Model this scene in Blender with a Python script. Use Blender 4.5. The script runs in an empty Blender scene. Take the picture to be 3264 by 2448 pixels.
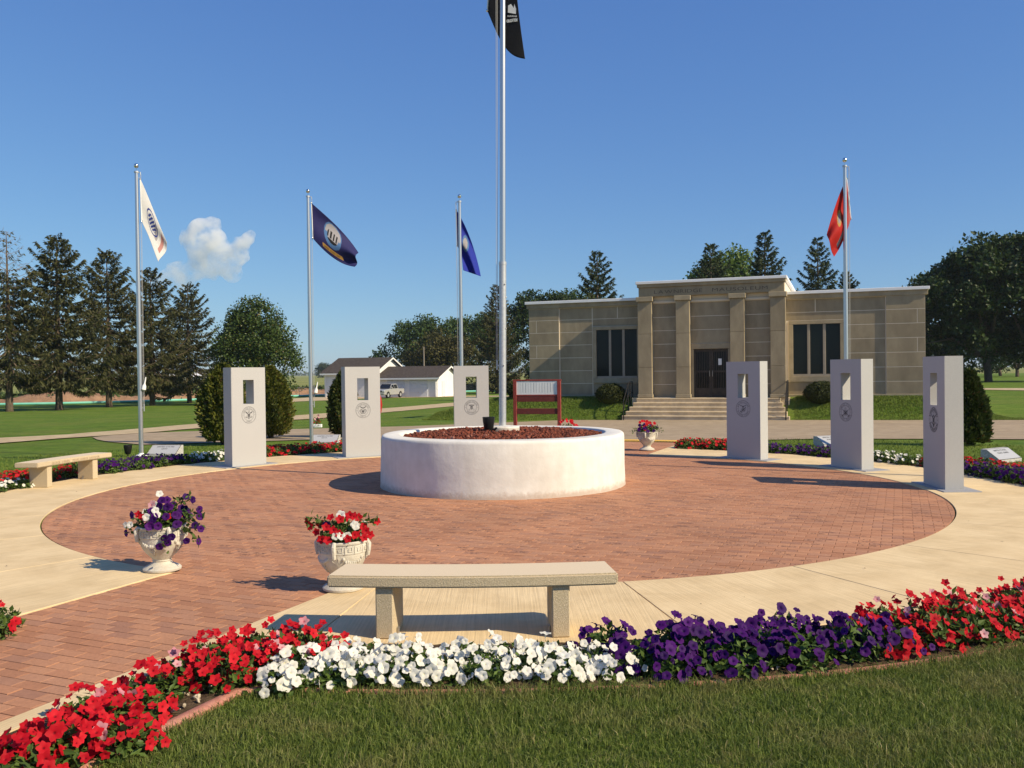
import bpy, bmesh, math, random
import numpy as np
from mathutils import Vector, Matrix, Euler
from mathutils.geometry import tessellate_polygon

random.seed(7)
RNG = np.random.default_rng(11)
scene = bpy.context.scene
COL = scene.collection
R = math.radians

# ------------------------------------------------------------------ camera
cam_data = bpy.data.cameras.new("camera")
cam = bpy.data.objects.new("camera", cam_data)
COL.objects.link(cam)
cam_data.sensor_fit = 'HORIZONTAL'
cam_data.sensor_width = 36.0
cam_data.lens = 31.73
cam_data.clip_start = 0.05
cam_data.clip_end = 30000.0
_p, _r = R(-0.736), -0.0121
_f = Vector((0, math.cos(_p), math.sin(_p)))
_rt = Vector((1, 0, 0))
_up = _rt.cross(_f)
_RX = _rt * math.cos(_r) + _up * math.sin(_r)
_UY = _up * math.cos(_r) - _rt * math.sin(_r)
_m = Matrix((_RX, _UY, -_f)).transposed().to_4x4()
_m.translation = Vector((0, 0, 1.72))
cam.matrix_world = _m
scene.camera = cam

# ------------------------------------------------------------------ sky, sun, exposure
SUN_EL, SUN_AZ = 36.5, 118.0          # azimuth clockwise from +Y
_e, _a = R(SUN_EL), R(SUN_AZ)
SUN = Vector((math.sin(_a) * math.cos(_e), math.cos(_a) * math.cos(_e), math.sin(_e)))
world = bpy.data.worlds.new("World")
scene.world = world
world.use_nodes = True
wn, wl = world.node_tree.nodes, world.node_tree.links
bg = wn["Background"]
sky = wn.new("ShaderNodeTexSky")
sky.sky_type = 'NISHITA'
sky.sun_disc = False
sky.sun_elevation = R(SUN_EL)
sky.sun_rotation = R(SUN_AZ)
sky.altitude = 200.0
sky.air_density = 1.0
sky.dust_density = 0.3
sky.ozone_density = 3.0
# a camera-like response on the whole sky dome, channel by channel
_sep, _com = wn.new("ShaderNodeSeparateColor"), wn.new("ShaderNodeCombineColor")
wl.new(sky.outputs[0], _sep.inputs[0])
for _i, (_g, _k) in enumerate(((.85, .545), (.76, .855), (.47, 1.95))):
    _pw, _mu = wn.new("ShaderNodeMath"), wn.new("ShaderNodeMath")
    _pw.operation, _mu.operation = 'POWER', 'MULTIPLY'
    _pw.inputs[1].default_value, _mu.inputs[1].default_value = _g, _k
    wl.new(_sep.outputs[_i], _pw.inputs[0]); wl.new(_pw.outputs[0], _mu.inputs[0]); wl.new(_mu.outputs[0], _com.inputs[_i])
wl.new(_com.outputs[0], bg.inputs[0])
bg.inputs[1].default_value = 0.1
sun_data = bpy.data.lights.new("sun", 'SUN')
sun_data.energy = 4.0
sun_data.angle = R(0.53)
sun_data.color = (1.0, 0.855, 0.62)
sun = bpy.data.objects.new("sun", sun_data)
COL.objects.link(sun)
sun.rotation_euler = (-SUN).to_track_quat('-Z', 'Y').to_euler()
vs = scene.view_settings
vs.view_transform = 'Standard'
vs.look = 'None'
vs.exposure = 0.6
vs.gamma = 1.0
vs.use_curve_mapping = False
scene.render.engine = 'CYCLES'
scene.cycles.use_denoising = True
try:
    scene.cycles.denoiser = 'OPENIMAGEDENOISE'
except Exception:
    pass
scene.cycles.max_bounces = 12
scene.cycles.diffuse_bounces = 4
scene.cycles.glossy_bounces = 4
scene.cycles.transmission_bounces = 4
scene.cycles.transparent_max_bounces = 8
scene.cycles.volume_bounces = 12
scene.cycles.caustics_reflective = False
scene.cycles.caustics_refractive = False

# ------------------------------------------------------------------ helpers
def tag(o, label=None, cat=None, group=None, kind=None):
    if label: o["label"] = label
    if cat: o["category"] = cat
    if group: o["group"] = group
    if kind: o["kind"] = kind
    return o

def empty(name, loc=(0, 0, 0), rz=0.0, label=None, cat=None, group=None):
    o = bpy.data.objects.new(name, None)
    COL.objects.link(o)
    o.location = loc
    o.rotation_euler = (0, 0, rz)
    return tag(o, label, cat, group)

def link(name, me, parent=None, loc=(0, 0, 0), rot=(0, 0, 0), scale=(1, 1, 1)):
    o = bpy.data.objects.new(name, me)
    COL.objects.link(o)
    o.location = loc
    o.rotation_euler = rot
    o.scale = scale
    if parent is not None: o.parent = parent
    return o

def npmesh(name, V, F, mat=None, smooth=False, mats=None, fmat=None):
    """V (n,3); F list of polygons or an (m,k) int array."""
    me = bpy.data.meshes.new(name)
    V = np.asarray(V, dtype=np.float32)
    if isinstance(F, np.ndarray) and F.ndim == 2:
        m, k = F.shape
        loops = F.astype(np.int32).ravel()
        starts = (np.arange(m) * k).astype(np.int32)
        totals = np.full(m, k, np.int32)
    else:
        totals = np.array([len(f) for f in F], np.int32)
        loops = np.array([i for f in F for i in f], np.int32)
        starts = np.concatenate([[0], np.cumsum(totals)[:-1]]).astype(np.int32)
        m = len(totals)
    me.vertices.add(len(V)); me.vertices.foreach_set("co", V.ravel())
    me.loops.add(len(loops)); me.loops.foreach_set("vertex_index", loops)
    me.polygons.add(m); me.polygons.foreach_set("loop_start", starts)
    me.polygons.foreach_set("loop_total", totals)
    me.polygons.foreach_set("use_smooth", np.full(m, bool(smooth)))
    if mats:
        for q in mats: me.materials.append(q)
        if fmat is not None: me.polygons.foreach_set("material_index", np.asarray(fmat, np.int32))
    elif mat is not None:
        me.materials.append(mat)
    me.update(calc_edges=True)
    me.validate()
    return me

class MB:
    def __init__(s): s.v, s.f, s.n = [], [], 0
    def add(s, V, F):
        V = np.asarray(V, float).reshape(-1, 3)
        s.v.append(V)
        s.f += [tuple(i + s.n for i in f) for f in F]
        s.n += len(V)
        return s
    def box(s, x0, x1, y0, y1, z0, z1, bev=0.0):
        if bev <= 0:
            V = [(x, y, z) for z in (z0, z1) for y in (y0, y1) for x in (x0, x1)]
            F = [(0, 2, 3, 1), (4, 5, 7, 6), (0, 1, 5, 4), (2, 6, 7, 3), (0, 4, 6, 2), (1, 3, 7, 5)]
            return s.add(V, F)
        b = min(bev, (x1 - x0) / 2.01, (y1 - y0) / 2.01, (z1 - z0) / 2.01)
        bm = bmesh.new()
        bmesh.ops.create_cube(bm, size=1.0)
        for v in bm.verts:
            v.co = Vector(((x0 + x1) / 2 + v.co.x * (x1 - x0), (y0 + y1) / 2 + v.co.y * (y1 - y0), (z0 + z1) / 2 + v.co.z * (z1 - z0)))
        bmesh.ops.bevel(bm, geom=bm.edges[:] + bm.verts[:], offset=b, segments=1, affect='EDGES', profile=0.5)
        return s.addbm(bm)
    def addbm(s, bm, mat=None):
        bm.verts.index_update()
        V = [(v.co.x, v.co.y, v.co.z) for v in bm.verts]
        F = [tuple(v.index for v in f.verts) for f in bm.faces]
        bm.free()
        return s.add(V, F)
    def prism(s, poly, z0, z1):
        n = len(poly)
        V = [(x, y, z0) for x, y in poly] + [(x, y, z1) for x, y in poly]
        F = [tuple(range(n - 1, -1, -1)), tuple(range(n, 2 * n))]
        F += [(i, (i + 1) % n, n + (i + 1) % n, n + i) for i in range(n)]
        return s.add(V, F)
    def lathe(s, prof, n=24, c=(0, 0, 0), cap=True):
        V, F = [], []
        for r, z in prof:
            for i in range(n):
                a = 2 * math.pi * i / n
                V.append((c[0] + r * math.cos(a), c[1] + r * math.sin(a), c[2] + z))
        for k in range(len(prof) - 1):
            for i in range(n):
                j = (i + 1) % n
                F.append((k * n + i, k * n + j, (k + 1) * n + j, (k + 1) * n + i))
        if cap:
            F.append(tuple(range(n - 1, -1, -1)))
            F.append(tuple((len(prof) - 1) * n + i for i in range(n)))
        return s.add(V, F)
    def tube(s, pts, r, n=8, cap=True):
        pts = [Vector(p) for p in pts]
        rs = r if isinstance(r, (list, tuple)) else [r] * len(pts)
        V, F = [], []
        ref = None
        for k, p in enumerate(pts):
            d = (pts[min(k + 1, len(pts) - 1)] - pts[max(k - 1, 0)]).normalized()
            if ref is None:
                ref = d.orthogonal().normalized()
            a = (ref - d * ref.dot(d)).normalized()
            ref = a
            b = d.cross(a)
            for i in range(n):
                t = 2 * math.pi * i / n
                V.append(p + (a * math.cos(t) + b * math.sin(t)) * rs[k])
        for k in range(len(pts) - 1):
            for i in range(n):
                j = (i + 1) % n
                F.append((k * n + i, k * n + j, (k + 1) * n + j, (k + 1) * n + i))
        if cap:
            F.append(tuple(range(n - 1, -1, -1)))
            F.append(tuple((len(pts) - 1) * n + i for i in range(n)))
        return s.add([tuple(v) for v in V], F)
    def sphere(s, c, r, seg=12, rings=8, sc=(1, 1, 1)):
        V, F = [], []
        for k in range(rings + 1):
            t = math.pi * k / rings
            for i in range(seg):
                a = 2 * math.pi * i / seg
                V.append((c[0] + r * sc[0] * math.sin(t) * math.cos(a), c[1] + r * sc[1] * math.sin(t) * math.sin(a), c[2] + r * sc[2] * math.cos(t)))
        for k in range(rings):
            for i in range(seg):
                j = (i + 1) % seg
                F.append((k * seg + i, (k + 1) * seg + i, (k + 1) * seg + j, k * seg + j))
        return s.add(V, F)
    def xf(s, M):
        M = np.array(M)
        s.v = [np.c_[v, np.ones(len(v))] @ M.T[:, :3] for v in s.v]
        return s
    def mesh(s, name, mat=None, smooth=False):
        return npmesh(name, np.concatenate(s.v), s.f, mat, smooth)
    def build(s, name, mat, parent=None, smooth=False, loc=(0, 0, 0), rot=(0, 0, 0)):
        me = s.mesh(name, mat, smooth)
        if smooth == 'auto':
            auto_smooth(me)
        return link(name, me, parent, loc, rot)

def auto_smooth(me, ang=35):
    n = len(me.polygons)
    me.polygons.foreach_set("use_smooth", np.ones(n, bool))
    bm = bmesh.new(); bm.from_mesh(me)
    for e in bm.edges:
        if len(e.link_faces) == 2 and e.calc_face_angle(0) > R(ang): e.smooth = False
    bm.to_mesh(me); bm.free()

def copy_tree(o, parent=None):
    c = o.copy()
    COL.objects.link(c)
    c.parent = parent
    for ch in list(o.children): copy_tree(ch, c)
    return c

# ------------------------------------------------------------------ materials
def srgb(r, g, b):
    f = lambda c: (c / 255) / 12.92 if c / 255 <= .04045 else ((c / 255 + .055) / 1.055) ** 2.4
    return (f(r), f(g), f(b))

def newmat(name):
    m = bpy.data.materials.new(name)
    m.use_nodes = True
    nt = m.node_tree
    return m, nt, nt.nodes["Principled BSDF"], nt.nodes, nt.links

def ramp(nodes, stops):
    r = nodes.new("ShaderNodeValToRGB")
    el = r.color_ramp.elements
    while len(el) < len(stops): el.new(0.5)
    for e, (p, c) in zip(el, stops):
        e.position = p
        e.color = (c[0], c[1], c[2], 1)
    return r

def mixc(nodes, links, a, b, fac, mode='MIX'):
    m = nodes.new("ShaderNodeMix")
    m.data_type = 'RGBA'
    m.blend_type = mode
    for sock, val in ((m.inputs[0], fac), (m.inputs[6], a), (m.inputs[7], b)):
        if hasattr(val, "is_output"): links.new(val, sock)
        elif isinstance(val, (int, float)): sock.default_value = val
        else: sock.default_value = (val[0], val[1], val[2], 1)
    return m.outputs[2]

def noise(nodes, links, scale, detail=4, rough=.55, vec=None, dist=0.0):
    n = nodes.new("ShaderNodeTexNoise")
    n.inputs["Scale"].default_value = scale
    n.inputs["Detail"].default_value = detail
    n.inputs["Roughness"].default_value = rough
    n.inputs["Distortion"].default_value = dist
    if vec is not None: links.new(vec, n.inputs["Vector"])
    return n

def objvec(nodes, links, scale=(1, 1, 1), rot=(0, 0, 0), src="Object"):
    t = nodes.new("ShaderNodeTexCoord")
    mp = nodes.new("ShaderNodeMapping")
    mp.inputs["Scale"].default_value = scale
    mp.inputs["Rotation"].default_value = rot
    links.new(t.outputs[src], mp.inputs[0])
    return mp.outputs[0]

def bump(nodes, links, height, dist, strength=1.0):
    b = nodes.new("ShaderNodeBump")
    b.inputs["Strength"].default_value = strength
    b.inputs["Distance"].default_value = dist
    links.new(height, b.inputs["Height"])
    return b.outputs[0]

def surf(name, c1, c2=None, scale=8.0, rough=0.8, bscale=60.0, bdist=0.002, spec=0.3, metal=0.0, detail=5, vscale=(1, 1, 1), c3=None, s3=1.2, f3=.5, contrast=(.35, .65)):
    m, nt, p, N, L = newmat(name)
    p.inputs["Roughness"].default_value = rough
    p.inputs["Specular IOR Level"].default_value = spec
    p.inputs["Metallic"].default_value = metal
    v = objvec(N, L, vscale)
    if c2 is None:
        p.inputs["Base Color"].default_value = (*c1, 1)
    else:
        n = noise(N, L, scale, detail, .6, v)
        rp = ramp(N, [(contrast[0], c1), (contrast[1], c2)])
        L.new(n.outputs[0], rp.inputs[0])
        out = rp.outputs[0]
        if c3 is not None:
            n3 = noise(N, L, s3, 3, .6, v)
            r3 = ramp(N, [(.45, (0, 0, 0)), (.7, (f3, f3, f3))])
            L.new(n3.outputs[0], r3.inputs[0])
            out = mixc(N, L, out, c3, r3.outputs[0])
        L.new(out, p.inputs["Base Color"])
    if bdist > 0:
        nb = noise(N, L, bscale, 4, .6, v)
        L.new(bump(N, L, nb.outputs[0], bdist), p.inputs["Normal"])
    return m

def leafmat(name, c1, c2, rough=.5, trans=.35, c3=None, tan=None):
    m, nt, p, N, L = newmat(name)
    g = N.new("ShaderNodeNewGeometry")
    oi = N.new("ShaderNodeObjectInfo")
    ad = N.new("ShaderNodeMath"); ad.operation = 'ADD'
    L.new(g.outputs["Random Per Island"], ad.inputs[0]); L.new(oi.outputs["Random"], ad.inputs[1])
    fr = N.new("ShaderNodeMath"); fr.operation = 'FRACT'
    L.new(ad.outputs[0], fr.inputs[0])
    st = [(0.0, c1), (1.0, c2)] if c3 is None else [(0.0, c1), (.8, c2), (.93, c2), (1.0, c3)]
    rp = ramp(N, st)
    L.new(fr.outputs[0], rp.inputs[0])
    out = rp.outputs[0]
    if tan is not None:
        nz = noise(N, L, 2.6, 4, .65, g.outputs["Position"])
        rz_ = ramp(N, [(.48, (0, 0, 0)), (.72, (.75, .75, .75))]); L.new(nz.outputs[0], rz_.inputs[0])
        out = mixc(N, L, out, tan, rz_.outputs[0])
    L.new(out, p.inputs["Base Color"])
    p.inputs["Roughness"].default_value = rough
    p.inputs["Specular IOR Level"].default_value = .25
    if trans > 0:
        tr = N.new("ShaderNodeBsdfTranslucent")
        L.new(out, tr.inputs[0])
        mx = N.new("ShaderNodeMixShader"); mx.inputs[0].default_value = trans
        L.new(p.outputs[0], mx.inputs[1]); L.new(tr.outputs[0], mx.inputs[2])
        L.new(mx.outputs[0], N["Material Output"].inputs[0])
    return m

M = {}
M['lawn'] = surf('lawn', (.098, .168, .020), (.155, .228, .034), 1.6, .9, 60, .03, .1, c3=(.215, .22, .055), s3=.25, f3=.5)
M['soil'] = surf('soil', (.055, .036, .022), (.11, .075, .045), 14, .95, 50, .02, .1)
M['asphalt'] = surf('asphalt', (.32, .245, .16), (.41, .32, .215), 3, .95, 120, .004, .15, c3=(.27, .21, .145), s3=.4)
M['gravel'] = surf('gravel_road', (.42, .32, .19), (.54, .43, .27), 2.5, .95, 60, .01, .1)
M['sand'] = surf('joint_sand', (.17, .115, .07), (.27, .19, .12), 30, .95, 120, .002, .1)
M['granite'] = surf('grey_granite', (.36, .357, .345), (.52, .517, .50), 260, .55, 300, .0003, .35, c3=(.40, .40, .39), s3=2.0, f3=.3)
M['granite_plate'] = surf('granite_plate', (.26, .26, .27), (.36, .36, .37), 200, .7, 200, .0005, .3)
M['granite_dark'] = surf('marker_granite', (.36, .365, .37), (.50, .50, .50), 220, .35, 200, .0004, .4)
M['rough_granite'] = surf('rough_granite', (.42, .40, .37), (.62, .60, .56), 30, .8, 35, .02, .3)
M['ink'] = surf('carved_ink', (.05, .05, .055), None, rough=.7, bdist=0)
M['white_wall'] = surf('white_stucco', (.69, .67, .61), (.77, .75, .69), 5, .85, 10, .004, .25, c3=(.58, .54, .47), s3=1.5, f3=.4)
def weather_wall(m):
    N, L = m.node_tree.nodes, m.node_tree.links
    p = N["Principled BSDF"]; src = p.inputs["Base Color"].links[0].from_socket
    st = noise(N, L, 1.0, 5, .65, objvec(N, L, (7, 7, .55))); r = ramp(N, [(.40, (.86, .84, .80)), (.62, (1.02, 1.02, 1.02))]); L.new(st.outputs[0], r.inputs[0])
    c = mixc(N, L, src, r.outputs[0], .3, 'MULTIPLY')
    tc = N.new("ShaderNodeTexCoord"); sp = N.new("ShaderNodeSeparateXYZ"); L.new(tc.outputs["Object"], sp.inputs[0])
    nz = noise(N, L, 14, 4, .7, tc.outputs["Object"])
    ad = N.new("ShaderNodeMath"); ad.operation = 'MULTIPLY_ADD'; ad.inputs[1].default_value = -.16; L.new(nz.outputs[0], ad.inputs[0]); L.new(sp.outputs[2], ad.inputs[2])
    mr = N.new("ShaderNodeMapRange"); mr.inputs[1].default_value = -.05; mr.inputs[2].default_value = .03; mr.inputs[3].default_value = .6; mr.inputs[4].default_value = 0; L.new(ad.outputs[0], mr.inputs[0])
    L.new(mixc(N, L, c, (.36, .25, .17), mr.outputs[0]), p.inputs["Base Color"])
weather_wall(M['white_wall'])
M['bench'] = surf('exposed_aggregate', (.40, .32, .20), (.62, .52, .36), 170, .9, 130, .004, .2, c3=(.5, .40, .27), s3=3)
M['bench_top'] = surf('bench_top_stone', (.63, .51, .34), (.73, .60, .42), 160, .8, 120, .001, .25)
M['urn'] = surf('cast_stone', (.50, .46, .38), (.66, .62, .53), 7, .85, 60, .004, .2, c3=(.40, .34, .25), s3=5, f3=.55)
M['lava'] = leafmat('lava_rock', (.075, .022, .014), (.21, .058, .032), .95, 0, c3=(.30, .14, .10))
M['pebble'] = leafmat('pebble', (.30, .24, .16), (.55, .47, .34), .9, 0)
M['edging'] = surf('red_plastic_edging', (.42, .17, .12), (.52, .24, .17), 25, .75, 60, .003, .25)
M['redwood'] = surf('red_painted_wood', (.22, .035, .028), (.30, .05, .04), 12, .6, 40, .001, .3)
M['reddark'] = surf('dark_red_board', (.12, .025, .022), (.17, .035, .03), 12, .6, 40, .001, .3)
M['panel'] = surf('milky_sign_panel', (.68, .68, .68), (.82, .82, .81), 3, .3, 20, 0, .5, vscale=(9, 1, .6))
M['alu'] = surf('brushed_aluminium', (.62, .61, .60), None, rough=.32, metal=.85, bdist=0)
M['galv'] = surf('galvanised_steel', (.52, .53, .54), (.62, .62, .62), 20, .42, 30, 0, .5, .6)
M['chrome'] = surf('polished_finial', (.72, .70, .66), None, rough=.15, metal=1.0, bdist=0)
M['rope'] = surf('halyard_rope', (.45, .44, .42), None, rough=.9, bdist=0)
M['whitecloth'] = surf('white_cloth', (.8, .79, .76), None, rough=.9, bdist=0)
M['black'] = surf('black_plastic', (.012, .012, .012), None, rough=.4, bdist=0)
M['blackiron'] = surf('black_iron', (.015, .014, .013), None, rough=.5, bdist=0)
def add_tone(m, amt):
    N, L = m.node_tree.nodes, m.node_tree.links
    p = N["Principled BSDF"]; src = p.inputs["Base Color"].links[0].from_socket
    oi = N.new("ShaderNodeObjectInfo"); r = ramp(N, [(0, (1 - amt,) * 3), (1, (1 + amt,) * 3)]); L.new(oi.outputs["Random"], r.inputs[0])
    L.new(mixc(N, L, src, r.outputs[0], 1.0, 'MULTIPLY'), p.inputs["Base Color"])
M['lime'] = surf('limestone', (.285, .232, .15), (.365, .30, .195), 3.0, .9, 80, .003, .15, detail=8, c3=(.215, .175, .115), s3=1.1, f3=.55, vscale=(1, 1, .45))
add_tone(M['lime'], .07)
M['lime2'] = surf('limestone_trim', (.31, .255, .168), (.39, .325, .215), 3, .9, 80, .002, .15)
M['mortar'] = surf('pale_mortar', (.66, .58, .45), None, rough=.95, bdist=0)
M['coping'] = surf('white_metal_coping', (.78, .78, .78), (.84, .84, .83), 2, .5, 30, 0, .4)
M['bronze'] = surf('dark_bronze', (.035, .024, .016), (.06, .042, .028), 6, .45, 50, 0, .5, .3)
M['winframe'] = surf('window_frame', (.30, .26, .20), (.36, .31, .24), 4, .8, 50, .001, .2)
M['concstep'] = surf('concrete_step', (.58, .46, .29), (.70, .57, .38), 5, .9, 60, .003, .2, c3=(.33, .26, .18), s3=1.0, f3=.5)
M['siding'] = surf('white_siding', (.74, .74, .73), (.80, .80, .79), 1, .6, 30, 0, .3)
M['gdoor'] = surf('garage_door', (.60, .63, .68), (.66, .68, .72), 1, .55, 30, 0, .3)
M['roof'] = surf('dark_shingle', (.055, .045, .04), (.095, .08, .07), 4, .95, 12, .02, .1)
M['carpaint'] = surf('silver_paint', (.52, .51, .48), None, rough=.25, metal=.4, bdist=0, spec=.6)
M['carglass'] = surf('car_glass', (.012, .014, .016), None, rough=.06, bdist=0, spec=.6)
M['tyre'] = surf('tyre', (.018, .018, .018), None, rough=.85, bdist=0)
M['lamp'] = surf('headlight', (.75, .75, .72), None, rough=.1, bdist=0, spec=.7)
M['carblack'] = surf('dark_car_paint', (.02, .02, .022), None, rough=.25, bdist=0, spec=.6)
M['teal'] = surf('teal_pipe', (.17, .52, .40), (.22, .58, .46), 1, .5, 20, 0, .3)
M['dirt'] = surf('turned_dirt', (.24, .14, .085), (.36, .22, .13), .8, .95, 4, .15, .1)
M['crop'] = surf('crop_top', (.20, .22, .065), (.30, .29, .10), .03, .95, .6, .3, .1, vscale=(1, 4, 1), c3=(.12, .17, .04), s3=.01, f3=.6)
M['bark'] = surf('bark', (.085, .062, .045), (.17, .13, .095), 6, .95, 14, .05, .1, vscale=(3, 3, .5))
M['twig'] = surf('dead_twig', (.17, .125, .09), (.24, .18, .13), 8, .95, 20, 0, .1)
M['stem'] = surf('green_stem', (.10, .15, .035), None, rough=.7, bdist=0)
M['tactile'] = surf('yellow_tactile', (.72, .42, .07), (.80, .48, .09), 5, .7, 40, 0, .3)
M['pole'] = surf('weathered_pole', (.20, .17, .14), (.27, .23, .19), 4, .9, 30, 0, .2)
M['bracket'] = surf('steel_bracket', (.5, .47, .42), None, rough=.4, metal=.8, bdist=0)
M['ivory'] = surf('white_plastic', (.8, .8, .78), None, rough=.5, bdist=0)
M['spruce'] = leafmat('spruce_needles', (.030, .036, .010), (.082, .082, .025), .65, .15, c3=(.10, .075, .035))
M['spruce_far'] = leafmat('spruce_needles_bluish', (.028, .044, .016), (.066, .086, .030), .65, .15)
M['pear'] = leafmat('pear_leaves', (.028, .056, .012), (.080, .118, .025), .4, .25, c3=(.15, .10, .03))
M['maple'] = leafmat('maple_leaves', (.016, .034, .008), (.050, .084, .017), .45, .3)
M['locust'] = leafmat('bright_leaves', (.07, .12, .022), (.16, .23, .045), .45, .35)
M['walnut'] = leafmat('mid_green_leaves', (.030, .062, .016), (.080, .125, .030), .45, .3)
M['olive'] = leafmat('olive_leaves', (.055, .055, .012), (.095, .085, .022), .5, .3)
M['arb'] = leafmat('arborvitae_sprays', (.050, .070, .012), (.15, .155, .026), .55, .2, c3=(.15, .085, .03))
M['arbd'] = leafmat('dark_arborvitae_sprays', (.028, .048, .012), (.075, .095, .022), .55, .2, c3=(.14, .06, .02))
M['yew'] = leafmat('yew_needles', (.022, .032, .008), (.060, .070, .016), .6, .15)
M['hazeleaf'] = leafmat('haze_tinted_leaves', (.03, .05, .03), (.05, .075, .045), .6, .2)  # distance haze put into the leaf colour as a bluish tint
M['petleaf'] = leafmat('petunia_leaves', (.045, .085, .018), (.12, .185, .035), .5, .3)
M['corn'] = leafmat('corn_leaves', (.035, .065, .015), (.08, .12, .03), .5, .3)
M['grass'] = leafmat('grass_blades', (.068, .106, .019), (.205, .255, .055), .5, .35, c3=(.46, .38, .19), tan=(.31, .27, .11))
M['grass2'] = leafmat('far_grass_blades', (.11, .16, .024), (.20, .25, .045), .6, .3)

def petal(name, c1, c2, throat, trans=.35, t0=.0, t1=.35):
    m, nt, p, N, L = newmat(name)
    oi = N.new("ShaderNodeObjectInfo"); g = N.new("ShaderNodeNewGeometry")
    ad = N.new("ShaderNodeMath"); ad.operation = 'ADD'
    L.new(g.outputs["Random Per Island"], ad.inputs[0]); L.new(oi.outputs["Random"], ad.inputs[1])
    fr = N.new("ShaderNodeMath"); fr.operation = 'FRACT'; L.new(ad.outputs[0], fr.inputs[0])
    rp = ramp(N, [(0, c1), (1, c2)]); L.new(fr.outputs[0], rp.inputs[0])
    uv = N.new("ShaderNodeAttribute"); uv.attribute_name = "rad"
    r2 = ramp(N, [(t0, (1, 1, 1)), (t1, (0, 0, 0))]); L.new(uv.outputs["Fac"], r2.inputs[0])
    c = mixc(N, L, rp.outputs[0], throat, r2.outputs[0])
    L.new(c, p.inputs["Base Color"])
    p.inputs["Roughness"].default_value = .6
    p.inputs["Specular IOR Level"].default_value = .15
    tr = N.new("ShaderNodeBsdfTranslucent"); L.new(c, tr.inputs[0])
    mx = N.new("ShaderNodeMixShader"); mx.inputs[0].default_value = trans
    L.new(p.outputs[0], mx.inputs[1]); L.new(tr.outputs[0], mx.inputs[2])
    L.new(mx.outputs[0], N["Material Output"].inputs[0])
    return m
M['red'] = petal('red_petals', (.44, .005, .014), (.68, .016, .028), (.10, .003, .010), t1=.26)
M['white'] = petal('white_petals', (.78, .76, .66), (.86, .84, .78), (.66, .62, .34), t1=.20)
M['purple'] = petal('purple_petals', (.028, .003, .080), (.088, .009, .165), (.010, .003, .04), t1=.42)
M['pink'] = petal('pink_petals', (.62, .22, .26), (.72, .40, .42), (.5, .05, .1), t1=.3)

# brick: colour by piece, dark engraved flecks in the middle of some pieces
def lawn_mottle(m):
    N, L = m.node_tree.nodes, m.node_tree.links
    p = N["Principled BSDF"]; src = p.inputs["Base Color"].links[0].from_socket
    v = objvec(N, L)
    a = noise(N, L, 9.0, 6, .7, v); r = ramp(N, [(.30, (.66, .70, .66)), (.68, (1.18, 1.16, 1.1))]); L.new(a.outputs[0], r.inputs[0])
    c = mixc(N, L, src, r.outputs[0], .9, 'MULTIPLY')
    b = noise(N, L, .55, 4, .6, v); r2 = ramp(N, [(.35, (.80, .86, .80)), (.7, (1.08, 1.06, 1.0))]); L.new(b.outputs[0], r2.inputs[0])
    L.new(mixc(N, L, c, r2.outputs[0], .9, 'MULTIPLY'), p.inputs["Base Color"])
lawn_mottle(M['lawn'])

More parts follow.
